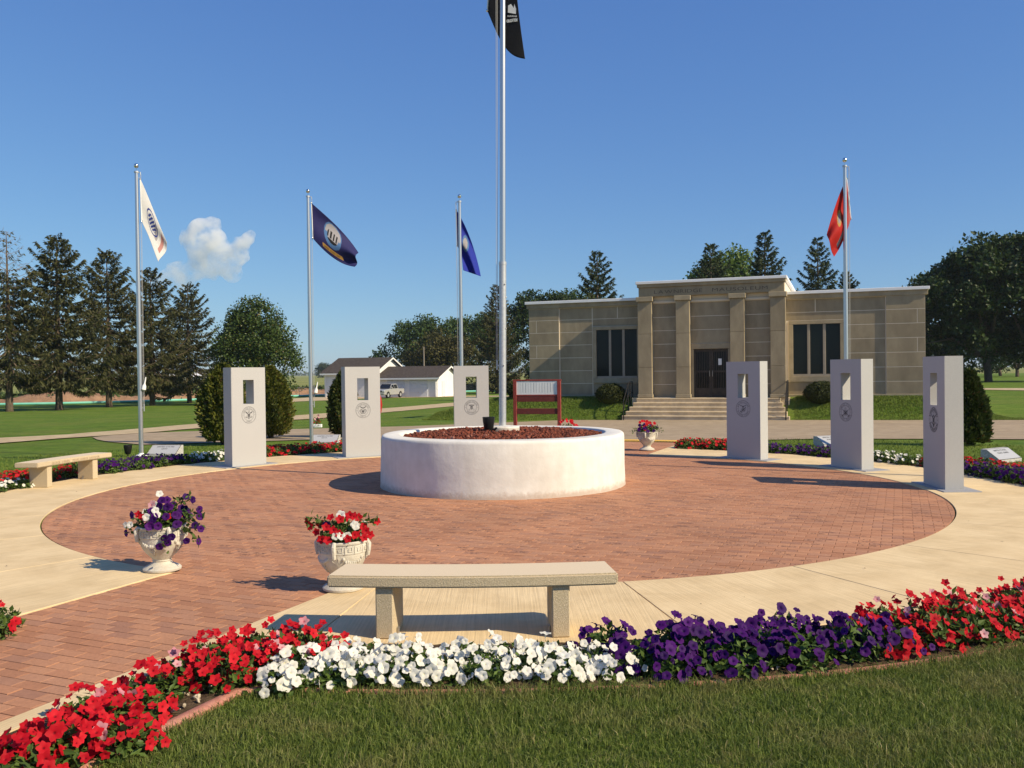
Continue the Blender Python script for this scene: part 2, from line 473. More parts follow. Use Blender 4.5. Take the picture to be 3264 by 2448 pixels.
def brickmat():
    m, nt, p, N, L = newmat('clay_paver')
    g = N.new("ShaderNodeNewGeometry"); oi = N.new("ShaderNodeObjectInfo")
    ad = N.new("ShaderNodeMath"); ad.operation = 'ADD'
    L.new(g.outputs["Random Per Island"], ad.inputs[0]); L.new(oi.outputs["Random"], ad.inputs[1])
    fr = N.new("ShaderNodeMath"); fr.operation = 'FRACT'; L.new(ad.outputs[0], fr.inputs[0])
    rp = ramp(N, [(0, (.405, .190, .104)), (.3, (.455, .218, .121)), (.6, (.495, .246, .136)), (.85, (.45, .230, .137)), (1, (.36, .180, .112))])
    L.new(fr.outputs[0], rp.inputs[0])
    geo = N.new("ShaderNodeNewGeometry")
    nz = noise(N, L, 55, 5, .65, geo.outputs["Position"])
    r1 = ramp(N, [(.3, (.80, .80, .80)), (.7, (1.12, 1.12, 1.12))]); L.new(nz.outputs[0], r1.inputs[0])
    c = mixc(N, L, rp.outputs[0], r1.outputs[0], .8, 'MULTIPLY')
    big = noise(N, L, .8, 3, .5, geo.outputs["Position"])
    r3 = ramp(N, [(.32, (.82, .82, .83)), (.7, (1.08, 1.07, 1.05))]); L.new(big.outputs[0], r3.inputs[0])
    c = mixc(N, L, c, r3.outputs[0], .9, 'MULTIPLY')
    # engraving
    uv = N.new("ShaderNodeUVMap"); uv.uv_map = "UVMap"
    sx = N.new("ShaderNodeSeparateXYZ"); L.new(uv.outputs[0], sx.inputs[0])
    def band(sock, lo, hi):
        a = N.new("ShaderNodeMapRange"); a.inputs[1].default_value = lo; a.inputs[2].default_value = lo + .06; L.new(sock, a.inputs[0])
        b = N.new("ShaderNodeMapRange"); b.inputs[1].default_value = hi; b.inputs[2].default_value = hi - .06; L.new(sock, b.inputs[0])
        mu = N.new("ShaderNodeMath"); mu.operation = 'MULTIPLY'; L.new(a.outputs[0], mu.inputs[0]); L.new(b.outputs[0], mu.inputs[1])
        return mu.outputs[0]
    bx, by = band(sx.outputs[0], .12, .88), band(sx.outputs[1], .2, .8)
    mp = N.new("ShaderNodeMapping"); mp.inputs["Scale"].default_value = (46, 40, 40); L.new(geo.outputs["Position"], mp.inputs[0])
    ng = noise(N, L, 1.0, 2, .5, mp.outputs[0])
    th = N.new("ShaderNodeMapRange"); th.inputs[1].default_value = .46; th.inputs[2].default_value = .54; L.new(ng.outputs[0], th.inputs[0])
    sel = N.new("ShaderNodeMapRange"); sel.inputs[1].default_value = .74; sel.inputs[2].default_value = .76
    fr2 = N.new("ShaderNodeMath"); fr2.operation = 'MULTIPLY'; fr2.inputs[1].default_value = 7.31; L.new(fr.outputs[0], fr2.inputs[0])
    fr3 = N.new("ShaderNodeMath"); fr3.operation = 'FRACT'; L.new(fr2.outputs[0], fr3.inputs[0]); L.new(fr3.outputs[0], sel.inputs[0])
    prod = None
    for s_ in (bx, by, th.outputs[0], sel.outputs[0]):
        if prod is None: prod = s_
        else:
            mu = N.new("ShaderNodeMath"); mu.operation = 'MULTIPLY'; L.new(prod, mu.inputs[0]); L.new(s_, mu.inputs[1]); prod = mu.outputs[0]
    c = mixc(N, L, c, (.20, .10, .062), prod)
    L.new(c, p.inputs["Base Color"])
    p.inputs["Roughness"].default_value = .85
    p.inputs["Specular IOR Level"].default_value = .2
    L.new(bump(N, L, nz.outputs[0], .002), p.inputs["Normal"])
    return m
M['brick'] = brickmat()

def concmat():
    m, nt, p, N, L = newmat('broomed_concrete')
    v = objvec(N, L, (1.2, 70, 1))
    n1 = noise(N, L, 1.0, 4, .6, v)
    v2 = objvec(N, L)
    n2 = noise(N, L, 2.2, 5, .6, v2)
    r2 = ramp(N, [(.3, (.66, .495, .275)), (.7, (.76, .59, .345))]); L.new(n2.outputs[0], r2.inputs[0])
    r1 = ramp(N, [(.30, (.78, .78, .78)), (.6, (1.04, 1.04, 1.04))]); L.new(n1.outputs[0], r1.inputs[0])
    c = mixc(N, L, r2.outputs[0], r1.outputs[0], .75, 'MULTIPLY')
    n5 = noise(N, L, 1.1, 6, .7, v2, .6)
    r5 = ramp(N, [(.36, (.86, .85, .83)), (.56, (1.03, 1.03, 1.03))]); L.new(n5.outputs[0], r5.inputs[0])
    c = mixc(N, L, c, r5.outputs[0], .8, 'MULTIPLY')
    L.new(c, p.inputs["Base Color"])
    p.inputs["Roughness"].default_value = .9
    p.inputs["Specular IOR Level"].default_value = .2
    L.new(bump(N, L, n1.outputs[0], .003), p.inputs["Normal"])
    return m
M['concrete'] = concmat()

def glassmat():
    m, nt, p, N, L = newmat('dark_window_glass')
    p.inputs["Base Color"].default_value = (.010, .014, .012, 1)
    p.inputs["Roughness"].default_value = .10
    p.inputs["Specular IOR Level"].default_value = .22
    v = objvec(N, L)
    n = noise(N, L, 1.3, 2, .5, v)
    L.new(bump(N, L, n.outputs[0], .02, .25), p.inputs["Normal"])
    return m
M['glass'] = glassmat()

# ------------------------------------------------------------------ terrain
PROF = np.array([(-60, 0), (19, 0), (37, -.35), (75, -1.02), (100, -1.3), (125, -1.4), (160, -1.45), (12000, -1.45)], float)
RPROF = np.array([(-60, 0), (19, 0), (36, -.33), (70, -.02), (110, .05), (260, -.2), (600, -1.45), (12000, -1.45)], float)
def sstep(a, b, x):
    t = np.clip((np.asarray(x, float) - a) / (b - a), 0, 1)
    return t * t * (3 - 2 * t)
BC = np.array([8.69, 38.96]); BTH = R(20)
BV = np.array([math.cos(BTH), -math.sin(BTH)]); BN = np.array([math.sin(BTH), math.cos(BTH)])
def gz(X, Y):
    X, Y = np.asarray(X, float), np.asarray(Y, float)
    a = np.interp(Y, PROF[:, 0], PROF[:, 1]); b = np.interp(Y, RPROF[:, 0], RPROF[:, 1])
    w = sstep(.36, .46, X / np.maximum(Y, 1)) * sstep(35.5, 50, Y)
    z = a * (1 - w) + b * w
    lx = (X - BC[0]) * BV[0] + (Y - BC[1]) * BV[1]
    ly = (X - BC[0]) * BN[0] + (Y - BC[1]) * BN[1]
    dx = np.maximum(np.abs(lx) - 8.5, 0) / np.where(lx < 0, 6.5, 3.0)
    dy = np.where(ly < 0, np.maximum(-ly - .1, 0) / 1.95, np.maximum(ly - 14, 0) / 8)
    m = 1 - sstep(.1, 1.0, np.sqrt(dx * dx + dy * dy))
    return z * (1 - m) + .555 * m
def gzf(x, y): return float(gz(x, y))

xs = np.unique(np.r_[np.linspace(-4000, -120, 14), np.linspace(-120, -30, 22), np.linspace(-30, 30, 121), np.linspace(30, 120, 30), np.linspace(120, 4000, 14)])
ys = np.unique(np.r_[np.linspace(-60, 0, 7), np.linspace(0, 19, 12), np.linspace(19, 60, 120), 37, np.linspace(60, 160, 60), 75, 100, 125, np.geomspace(160, 9000, 24)])
GX, GY = np.meshgrid(xs, ys)
GZ = gz(GX, GY)
nx, ny = len(xs), len(ys)
idx = np.arange(nx * ny).reshape(ny, nx)
F = np.stack([idx[:-1, :-1], idx[:-1, 1:], idx[1:, 1:], idx[1:, :-1]], -1).reshape(-1, 4)
ground = link("ground", npmesh("ground", np.c_[GX.ravel(), GY.ravel(), GZ.ravel()], F, M['lawn'], True))
tag(ground, "mown green cemetery lawn around the plaza and roads", "lawn", kind="structure")

def sheet(name, poly, dz, mat, step=2.0, label=None, kind="structure", cat=None):
    bm = bmesh.new()
    vs_ = [bm.verts.new((x, y, 0)) for x, y in poly]
    tris = tessellate_polygon([[Vector((x, y, 0)) for x, y in poly]])
    for t in tris: bm.faces.new([vs_[i] for i in t])
    lo = np.min(poly, 0); hi = np.max(poly, 0)
    for ax in (0, 1):
        ks = list(np.arange(math.floor(lo[ax] / step) * step, hi[ax], step))
        if ax == 1: ks += [19, 37, 75, 100, 125]
        for k in ks:
            if lo[ax] < k < hi[ax]:
                co = [0, 0, 0]; no = [0, 0, 0]; co[ax] = k; no[ax] = 1
                bmesh.ops.bisect_plane(bm, geom=bm.verts[:] + bm.edges[:] + bm.faces[:], plane_co=co, plane_no=no)
    bmesh.ops.recalc_face_normals(bm, faces=bm.faces[:])
    up = sum(f.normal.z for f in bm.faces)
    if up < 0: bmesh.ops.reverse_faces(bm, faces=bm.faces[:])
    for v in bm.verts: v.co.z = gzf(v.co.x, v.co.y) + dz
    me = bpy.data.meshes.new(name); bm.to_mesh(me); bm.free()
    me.materials.append(mat)
    return tag(link(name, me), label, cat, kind=kind)

def bl(x, y): return tuple(BC + x * BV + y * BN)          # mausoleum frame to plan
def jitter(poly, a, n=4, seed=3):
    rg = np.random.default_rng(seed); out = []
    for i in range(len(poly)):
        p, q = np.array(poly[i]), np.array(poly[(i + 1) % len(poly)])
        m = max(1, int(np.linalg.norm(q - p) / 1.2)) if n else 1
        m = min(m, 40)
        for k in range(m): out.append(tuple(p + (q - p) * k / m + rg.normal(0, a, 2)))
    return out
road = [bl(34, -2.1), bl(14, -2.1), bl(0, -2.1), bl(-6, -2.15), (.4, 37.5), (-3.9, 34.4), (-7.9, 32.9), (-11.2, 32.2), (-13.0, 31.0),
        (-13.3, 28.5), (-11.5, 25.6), (-9.8, 23.9), (-8.4, 24.4), (-5.7, 25.4), (-1, 25.2), (1.2, 23.6), (2.2, 22.6), (3.7, 22.0), (5.5, 22.5), (7.8, 22.9), (12.4, 21.6), (30, 14.5)]
sheet("road", jitter(road, .035), .022, M['asphalt'], 2.0, "grey asphalt drive between the plaza and the mausoleum")
gravel = [(-60, 24), (-30, 25.5), (-16.3, 28.6), (-15.1, 30.6), (-14.5, 34.5), (-13.8, 39.9), (-12.5, 50.6), (-11.1, 57), (-9.9, 66.8), (-8.1, 76.9), (-5.5, 88), (0, 104),
          (1.6, 96), (-4.0, 77.5), (-6.4, 64), (-7.9, 55), (-9.2, 47.2), (-10.6, 43), (-12.0, 35), (-12.8, 30.7), (-13.9, 27.8), (-14.4, 25.3), (-20, 22.6), (-60, 16)]
sheet("gravel_road", jitter(gravel, .06, seed=5), .032, M['gravel'], 3.0, "tan gravel lane curving across the lawn")
drive = [(-33, 104), (-29, 114), (-27.5, 126), (-18, 126.5), (-6, 122), (6, 116), (6, 112), (-8, 116), (-17, 115), (-22, 106), (-27, 97)]
sheet("gravel_drive", jitter(drive, .1, seed=6), .035, M['gravel'], 4.0, "tan gravel apron in front of the white garage")
rpath = [(34, 76), (37, 72), (46, 67), (60, 60), (90, 52), (90, 45), (60, 52), (46, 58), (38, 64), (35, 69)]
sheet("gravel_path", jitter(rpath, .1, seed=8), .035, M['gravel'], 3.0, "pale gravel lane under the trees at the right edge")

# ------------------------------------------------------------------ plaza
PC = np.array([-.18, 13.15]); PR = 5.95
PAZ = R(23.3)
PU = np.array([math.sin(PAZ), math.cos(PAZ)]); PV = np.array([math.cos(PAZ), -math.sin(PAZ)])
VL, VR = -.47, 1.25            # entrance path, near side
WL, WR = -1.15, .62            # path towards the mausoleum
def uv2w(u, v): return PC + u * PU + v * PV
ROUT = 7.5

def clip_half(poly, n, d):     # keep n.p <= d
    out = []
    for i in range(len(poly)):
        a, b = np.array(poly[i]), np.array(poly[(i + 1) % len(poly)])
        da, db = a @ n - d, b @ n - d
        if da <= 0: out.append(tuple(a))
        if (da < 0 < db) or (db < 0 < da): out.append(tuple(a + (b - a) * da / (da - db)))
    return out
def area(poly):
    P = np.array(poly); return .5 * np.sum(P[:, 0] * np.roll(P[:, 1], -1) - np.roll(P[:, 0], -1) * P[:, 1])

# sand bed under the bricks
circ = [tuple(PC + PR * np.array([math.cos(a), math.sin(a)])) for a in np.linspace(0, 2 * math.pi, 128, endpoint=False)]
plaza = empty("brick_plaza", (0, 0, 0))
tag(plaza, "round red brick plaza with engraved pavers", "paving", kind="structure")
sand = MB().prism(circ, -.02, .003)
def strip(u0, u1, v0, v1): return [tuple(uv2w(u0, v0)), tuple(uv2w(u0, v1)), tuple(uv2w(u1, v1)), tuple(uv2w(u1, v0))]
o = sand.build("joint_sand", M['sand'], plaza)
MB().prism(strip(-13, -5.6, VL, VR), -.02, .0028).build("joint_sand", M['sand'], plaza)
MB().prism(strip(5.6, 9.15, WL, WR), -.02, .0028).build("joint_sand", M['sand'], plaza)

BLn, BWd, JT = .203, .1015, .0050
CIRC96 = np.linspace(0, 2 * math.pi, 160, endpoint=False)
bricks = []
nr = int(13.2 / BWd)
for row in range(-nr, int(9.2 / BWd)):
    u0 = row * BWd
    off = BLn / 2 if row % 2 else 0.0
    for c in range(-32, 33):
        v0 = c * BLn + off
        u, v = u0 + BWd / 2, v0 + BLn / 2
        r = math.hypot(u, v)
        inpath = (u < 0 and VL - BLn < v < VR + BLn) or (u > 0 and WL - BLn < v < WR + BLn and u < 9.15)
        if r > PR + .15 and not inpath: continue
        if u > 0 and math.hypot(*(uv2w(u, v) - np.array([-.155, 13.96]))) < 1.72: continue
        cr = [math.hypot(a, b) for a, b in ((u0, v0), (u0 + BWd, v0), (u0, v0 + BLn), (u0 + BWd, v0 + BLn))]
        poly = [(v0 + JT / 2, u0 + JT / 2), (v0 + BLn - JT / 2, u0 + JT / 2), (v0 + BLn - JT / 2, u0 + BWd - JT / 2), (v0 + JT / 2, u0 + BWd - JT / 2)]
        full = True
        if max(cr) > PR - .004:
            pl, pr_ = (VL, VR) if u < 0 else (WL, WR)
            if min(cr) > PR - .25 and inpath and pl < v < pr_ or (inpath and min(cr) >= PR - .004):
                q = clip_half(poly, np.array([-1, 0]), -pl - .002) if v0 < pl + .002 else poly
                q = clip_half(q, np.array([1, 0]), pr_ - .002) if v0 + BLn > pr_ - .002 else q
            else:
                a = math.atan2(u, v); q = poly
                for k in (-.02, 0, .02):
                    n = np.array([math.cos(a + k), math.sin(a + k)]); q = clip_half(q, n, PR - .004) if len(q) > 2 else q
            if len(q) < 3 or abs(area(q)) < 6e-4: continue
            full = len(q) == 4 and abs(abs(area(q)) - abs(area(poly))) < 1e-6
            poly = q
        elif inpath and r > PR: pass
        bricks.append((full, poly, v0, u0, u, v))
# nearest whole pavers become pieces of their own; the rest one mesh
ins = .0034
def brick_geo(poly, v0, u0, zj=0.0):
    P = np.array(poly); c = P.mean(0)
    d = P - c; L_ = np.linalg.norm(d, axis=1, keepdims=True)
    Q = c + d * (1 - ins * 1.4 / L_)
    return P, Q
def world_of(P): return PC + P[:, 1:2] * PU + P[:, 0:1] * PV
order = sorted(range(len(bricks)), key=lambda i: np.linalg.norm(uv2w(bricks[i][4], bricks[i][5])))
def visible(u, v):
    w = uv2w(u, v); return w[1] > 3.6 and abs(w[0]) < .60 * w[1]
own = []
for i in order:
    if bricks[i][0] and visible(bricks[i][4], bricks[i][5]):
        own.append(i)
        if len(own) == 300: break
own_set = set(own)
hx, hy = BLn / 2 - JT / 2, BWd / 2 - JT / 2
bme = npmesh("brick", [(-hx, -hy, -.010), (hx, -hy, -.010), (hx, hy, -.010), (-hx, hy, -.010), (-hx, -hy, -.0015), (hx, -hy, -.0015), (hx, hy, -.0015), (-hx, hy, -.0015),
        (-hx + ins, -hy + ins, 0), (hx - ins, -hy + ins, 0), (hx - ins, hy - ins, 0), (-hx + ins, hy - ins, 0)],
        [(8, 9, 10, 11), (4, 5, 9, 8), (5, 6, 10, 9), (6, 7, 11, 10), (7, 4, 8, 11), (0, 1, 5, 4), (1, 2, 6, 5), (2, 3, 7, 6), (3, 0, 4, 7)], M['brick'])
bme2 = bme.copy()
for me_, o_ in ((bme, 0.0), (bme2, -5.0)):
    uvl = me_.uv_layers.new(name="UVMap")
    for lp in me_.loops:
        co = me_.vertices[lp.vertex_index].co
        uvl.data[lp.index].uv = (co.x / BLn + .5 + o_, co.y / BWd + .5)
ang = math.atan2(PV[1], PV[0])
rg = np.random.default_rng(4)
for i in own:
    w = uv2w(bricks[i][4], bricks[i][5])
    link("brick", bme2 if bricks[i][4] < -5.3 else bme, plaza, (w[0], w[1], .0105 + rg.normal(0, .0007)), (rg.normal(0, .004), rg.normal(0, .003), ang + rg.normal(0, .003)))
BVt, BF, UVs = [], [], []
nb = 0
for i, (full, poly, v0, u0, u, v) in enumerate(bricks):
    if i in own_set: continue
    P, Q = brick_geo(poly, v0, u0)
    if area(poly) < 0: P, Q = P[::-1], Q[::-1]
    n = len(P)
    tilt = rg.normal(0, .004, 2); z0 = .0105 + rg.normal(0, .0008)
    c = P.mean(0)
    zt = z0 + (P - c) @ tilt
    W0, W1 = world_of(P), world_of(Q)

    BVt.append(np.c_[W0, np.full(n, .001)]); BVt.append(np.c_[W0, zt - .0015]); BVt.append(np.c_[W1, zt])
    a, b, c2 = nb, nb + n, nb + 2 * n
    BF.append(tuple(c2 + k for k in range(n)))
    for k in range(n):
        j = (k + 1) % n
        BF.append((b + k, b + j, c2 + j, c2 + k)); BF.append((a + k, a + j, b + j, b + k))
    uvp = np.c_[(P[:, 0] - v0) / BLn - (5 if abs(u) > 5.3 and abs(v) < 1.6 else 0), (P[:, 1] - u0) / BWd]
    UVs += [uvp, uvp, uvp]
    nb += 3 * n
me = npmesh("paver_field", np.concatenate(BVt), BF, M['brick'])
uvl = me.uv_layers.new(name="UVMap")
UVa = np.concatenate(UVs)
li = np.zeros(len(me.loops), np.int32); me.loops.foreach_get("vertex_index", li)
uvl.data.foreach_set("uv", UVa[li].ravel().astype(np.float32))
tag(link("paver_field", me, plaza), kind="stuff")

# concrete ring, slab by slab
walk = empty("concrete_walk", (0, 0, 0))
tag(walk, "cream broomed concrete ring walk around the brick plaza", "walkway", kind="structure")
JA = 15.5
def slab(poly, ctr, rz, z1=.018):
    P = np.array(poly) - ctr
    c, s_ = math.cos(-rz), math.sin(-rz)
    P = P @ np.array([[c, s_], [-s_, c]])
    if area(P) < 0: P = P[::-1]
    n = len(P); cc = P.mean(0); d = P - cc
    Q = cc + d * (1 - .004 / np.linalg.norm(d, axis=1, keepdims=True))
    V = np.r_[np.c_[P, np.full(n, -.05)], np.c_[P, np.full(n, z1 - .004)], np.c_[Q, np.full(n, z1)]]
    Fc = [tuple(range(2 * n, 3 * n))]
    for k in range(n):
        j = (k + 1) % n
        Fc += [(k, j, n + j, n + k), (n + k, n + j, 2 * n + j, 2 * n + k)]
    me = npmesh("slab", V, Fc, M['concrete'])
    return link("slab", me, walk, (ctr[0], ctr[1], 0), (0, 0, rz))
a0 = -79.8
k = 0
while k < 23:
    s_, e_ = R(a0 + k * JA) , R(a0 + (k + 1) * JA if k < 22 else a0 + 360)
    g_ = .004 / 6.7
    A = np.linspace(s_ + g_, e_ - g_, 12)
    poly = [tuple(PC + (PR + .012) * np.array([math.cos(a), math.sin(a)])) for a in A] + [tuple(PC + ROUT * np.array([math.cos(a), math.sin(a)])) for a in A[::-1]]
    mid = (s_ + e_) / 2
    ctr = PC + 6.7 * np.array([math.cos(mid), math.sin(mid)])
    front = ((ctr - PC) @ PU) < 0
    lo, hi = (VL, VR) if front else (WL, WR)
    vv = [(np.array(p) - PC) @ PV for p in poly]
    if max(vv) > lo and min(vv) < hi and abs((ctr - PC) @ PU) > 4:
        q1 = clip_half(poly, PV, lo - .008 + PC @ PV)
        q2 = clip_half(poly, -PV, -(hi + .008 + PC @ PV))
        for q in (q1, q2):
            if len(q) > 2 and abs(area(q)) > .01: slab(q, ctr, mid)
    else:
        slab(poly, ctr, mid)
    k += 1
for (v0, v1) in ((VR + .008, VR + .16), (VL - .16, VL - .008)):
    for u0 in np.arange(-13, -7.45, 1.5):
        u1 = min(u0 + 1.494, -7.42 if v0 > 0 else -7.47)
        ctr = uv2w((u0 + u1) / 2, (v0 + v1) / 2)
        slab(strip(u0, u1, v0, v1), ctr, math.atan2(PU[1], PU[0]), .0185)
for (v0, v1) in ((WR + .008, WR + .22), (WL - .22, WL - .008)):
    slab(strip(7.45, 9.2, v0, v1), uv2w(8.3, (v0 + v1) / 2), math.atan2(PU[1], PU[0]), .0185)
tm = MB().prism(strip(9.17, 9.62, WL - .1, WR + .3), -.05, .03)
for a in np.arange(WL - .05, WR + .28, .075):
    for b in (9.22, 9.30, 9.38, 9.46, 9.55):
        w = uv2w(b, a); tm.lathe([(.016, 0), (.010, .006)], 6, (w[0], w[1], .03))
tag(tm.build("tactile_strip", M['tactile']), "yellow tactile warning strip where the brick path meets the drive", "paving", kind="structure")

# soil of the flower beds
def soil_ring(name, a0, a1, r0, r1, seed, label):
    rg = np.random.default_rng(seed)
    na, nr_ = int(abs(a1 - a0) * 1.2) + 2, 12
    A = np.radians(np.linspace(a0, a1, na)); RR = np.linspace(r0, r1, nr_)
    AA, RB = np.meshgrid(A, RR)
    Zs = .012 + .030 * np.sin(np.pi * (RB - r0) / (r1 - r0)) + rg.normal(0, .006, AA.shape)
    V = np.c_[(PC[0] + RB * np.cos(AA)).ravel(), (PC[1] + RB * np.sin(AA)).ravel(), Zs.ravel()]
    idx = np.arange(na * nr_).reshape(nr_, na)
    F = np.stack([idx[:-1, :-1], idx[1:, :-1], idx[1:, 1:], idx[:-1, 1:]], -1).reshape(-1, 4)
    return tag(link(name, npmesh(name, V, F, M['soil'], True)), label, "flower bed", kind="structure")
soil_ring("flower_bed", -95.5, 56, 7.49, 8.30, 1, "curved soil bed along the right side of the walk")
soil_ring("flower_bed", 77, 238, 7.49, 8.30, 2, "curved soil bed along the left side of the walk")
def soil_strip(v0, v1, u0, u1, seed, label):
    rg = np.random.default_rng(seed)
    U, Vv = np.meshgrid(np.linspace(u0, u1, 40), np.linspace(v0, v1, 10))
    W = PC + U[..., None] * PU + Vv[..., None] * PV
    Zs = .014 + .022 * np.sin(np.pi * (Vv - v0) / (v1 - v0)) + rg.normal(0, .006, U.shape)
    idx = np.arange(U.size).reshape(U.shape)
    F = np.stack([idx[:-1, :-1], idx[1:, :-1], idx[1:, 1:], idx[:-1, 1:]], -1).reshape(-1, 4)
    return tag(link("flower_bed", npmesh("flower_bed", np.c_[W.reshape(-1, 2), Zs.ravel()], F, M['soil'], True)), label, "flower bed", kind="structure")
soil_strip(VR + .162, 2.05, -13, -7.36, 3, "narrow soil bed between the brick path and the near lawn")
soil_strip(-1.10, VL - .162, -13, -7.5, 4, "narrow soil bed left of the brick path")

# plastic edging between bed and lawn
edg = empty("lawn_edging", tuple(uv2w(-8.0, 2.05)) + (0,), 0, "low brick red edging curving between the front flower bed and lawn", "edging")
pts = [uv2w(u, 2.07) for u in np.linspace(-13, -8.15, 12)]
th0 = math.atan2(*(uv2w(-8.02, 2.14) - PC)[::-1])
for a in np.linspace(th0 + .012, R(14), 60): pts.append(PC + 8.32 * np.array([math.cos(a), math.sin(a)]))
def edge_section(P, prof_e):
    V, Fc = [], []
    n = len(prof_e)
    for k, p in enumerate(P):
        d = P[min(k + 1, len(P) - 1)] - P[max(k - 1, 0)]; d = d / np.linalg.norm(d); nn = np.array([-d[1], d[0]])
        for a, z in prof_e: V.append((p[0] + nn[0] * a - edg.location.x, p[1] + nn[1] * a - edg.location.y, z))
    for k in range(len(P) - 1):
        for i in range(n - 1): Fc.append((k * n + i, (k + 1) * n + i, (k + 1) * n + i + 1, k * n + i + 1))
    Fc += [tuple(range(n)), tuple((len(P) - 1) * n + i for i in range(n - 1, -1, -1))]
    me = npmesh("edging_section", V, Fc, M['edging']); auto_smooth(me, 50)
    link("edging_section", me, edg)
i = 0
while i < len(pts) - 1:
    seg = pts[i:i + 5]
    if len(seg) < 2: break
    seg = [p.copy() for p in seg]
    d = seg[-1] - seg[-2]; seg[-1] = seg[-1] - d / np.linalg.norm(d) * .006
    hi_ = .030 if i < 11 else .014
    wi_ = .038 if i < 11 else .028
    edge_section(seg, [(-wi_, -.03), (-wi_, hi_ * .6), (-wi_ * .6, hi_), (wi_ * .6, hi_), (wi_, hi_ * .6), (wi_, -.03)])
    i += 4

# ------------------------------------------------------------------ lettering
_glyph = {}
def glyph(ch, size=1.0):
    if ch not in _glyph:
        cu = bpy.data.curves.new("g", 'FONT'); cu.body = ch; cu.size = 1.0; cu.resolution_u = 3
        ob = bpy.data.objects.new("g", cu); COL.objects.link(ob)
        bpy.context.view_layer.update()
        me = bpy.data.meshes.new_from_object(ob.evaluated_get(bpy.context.evaluated_depsgraph_get()))
        V = np.array([v.co[:] for v in me.vertices]).reshape(-1, 3); Fc = [tuple(p.vertices) for p in me.polygons]
        w = (V[:, 0].max() - V[:, 0].min()) if len(V) else .3
        if len(V): V[:, 0] -= V[:, 0].min()
        bpy.data.objects.remove(ob); bpy.data.curves.remove(cu); bpy.data.meshes.remove(me)
        _glyph[ch] = (V, Fc, w)
    return _glyph[ch]
def text_line(mb, s, size, x0, z0, y=0.0, gap=.14, width=None, align='C', bold=0.0, space=.32):
    """letters in the x-z plane facing -y"""
    ws = [(space if c == ' ' else glyph(c)[2] + gap) for c in s]
    tot = sum(ws) - gap
    sx = size if width is None else width / tot
    x = x0 - (tot * sx / 2 if align == 'C' else 0)
    for c, w in zip(s, ws):
        if c != ' ':
            V, Fc, _ = glyph(c)
            P = np.c_[x + V[:, 0] * sx, np.full(len(V), y), z0 + V[:, 1] * size]
            mb.add(P, Fc)
            if bold:
                for dx, dz in ((bold, 0), (-bold, 0), (0, bold)): mb.add(P + [dx, (dx + dz * 2) * .01 - .0001, dz], Fc)
        x += w * sx
def text_arc(mb, s, size, cx, cz, r, a_mid, top=True, y=0.0, gap=.16, bold=0.0):
    ws = [(.35 if c == ' ' else glyph(c)[2] + gap) for c in s]
    tot = (sum(ws) - gap) * size / r
    a = a_mid + (tot / 2 if top else -tot / 2)
    for c, w in zip(s, ws):
        st = w * size / r
        ac = a - (w - gap) * size / r / 2 if top else a + (w - gap) * size / r / 2
        if c != ' ':
            V, Fc, gw = glyph(c)
            X = (V[:, 0] - gw / 2) * size; Yv = V[:, 1] * size
            if top:
                d = np.array([math.cos(ac), math.sin(ac)]); t = np.array([math.sin(ac), -math.cos(ac)])
                P = np.array([cx, cz]) + (r + Yv)[:, None] * d + X[:, None] * t
            else:
                d = np.array([math.cos(ac), math.sin(ac)]); t = np.array([-math.sin(ac), math.cos(ac)])
                P = np.array([cx, cz]) + (r + .7 * size - Yv)[:, None] * d + X[:, None] * t
            mb.add(np.c_[P[:, 0], np.full(len(P), y), P[:, 1]], Fc)
        a += -st if top else st
def ring2(mb, cx, cz, r, w, y, n=48):
    V, Fc = [], []
    for i in range(n):
        a = 2 * math.pi * i / n
        for rr in (r - w / 2, r + w / 2): V.append((cx + rr * math.cos(a), y, cz + rr * math.sin(a)))
    for i in range(n):
        j = (i + 1) % n; Fc.append((2 * i, 2 * i + 1, 2 * j + 1, 2 * j))
    mb.add(V, Fc)
def stroke(mb, pts, w, y):
    w = w * 1.35
    for (x0, z0), (x1, z1) in zip(pts[:-1], pts[1:]):
        d = np.array([x1 - x0, z1 - z0]); L_ = np.linalg.norm(d) + 1e-9; d /= L_; n = np.array([-d[1], d[0]]) * w / 2
        a, b = np.array([x0, z0]) - d * w * .3, np.array([x1, z1]) + d * w * .3
        Q = [a + n, b + n, b - n, a - n]
        mb.add([(q[0], y, q[1]) for q in Q], [(0, 1, 2, 3)])
def flat(mb, pts, y): mb.add([(x, y, z) for x, z in pts], [tuple(range(len(pts)))])

# ------------------------------------------------------------------ round planter with lava rock and main flagpole
DC = (-.155, 13.96); DR, DH = 1.872, .79
mb = MB()
prof_d = [(DR + .012, 0), (DR + .006, .05), (DR, .3), (DR - .004, DH - .05), (DR - .014, DH - .016), (DR - .035, DH - .002), (DR - .06, DH), (DR - .27, DH + .004), (DR - .30, DH - .006), (DR - .31, DH - .2)]
n = 120
V, Fc = [], []
rg = np.random.default_rng(21)
ph = rg.uniform(0, 6.28, 8)
for r, z in prof_d:
    for i in range(n):
        a = 2 * math.pi * i / n
        w = .004 * math.sin(5 * a + ph[0] + 3 * z) + .003 * math.sin(11 * a + ph[1] - 5 * z) + .002 * math.sin(23 * a + ph[2] + 9 * z)
        zz = .004 * math.sin(3 * a + ph[3]) * (z / DH)
        V.append((r * math.cos(a) + w * math.cos(a), r * math.sin(a) + w * math.sin(a), z + zz))
for k in range(len(prof_d) - 1):
    for i in range(n):
        j = (i + 1) % n; Fc.append((k * n + i, k * n + j, (k + 1) * n + j, (k + 1) * n + i))
planter = empty("round_planter", (DC[0], DC[1], .006), 0, "large round white stucco planter drum in the centre of the plaza", "planter")
me = npmesh("wall", V, Fc, M['white_wall'], True)
link("wall", me, planter)
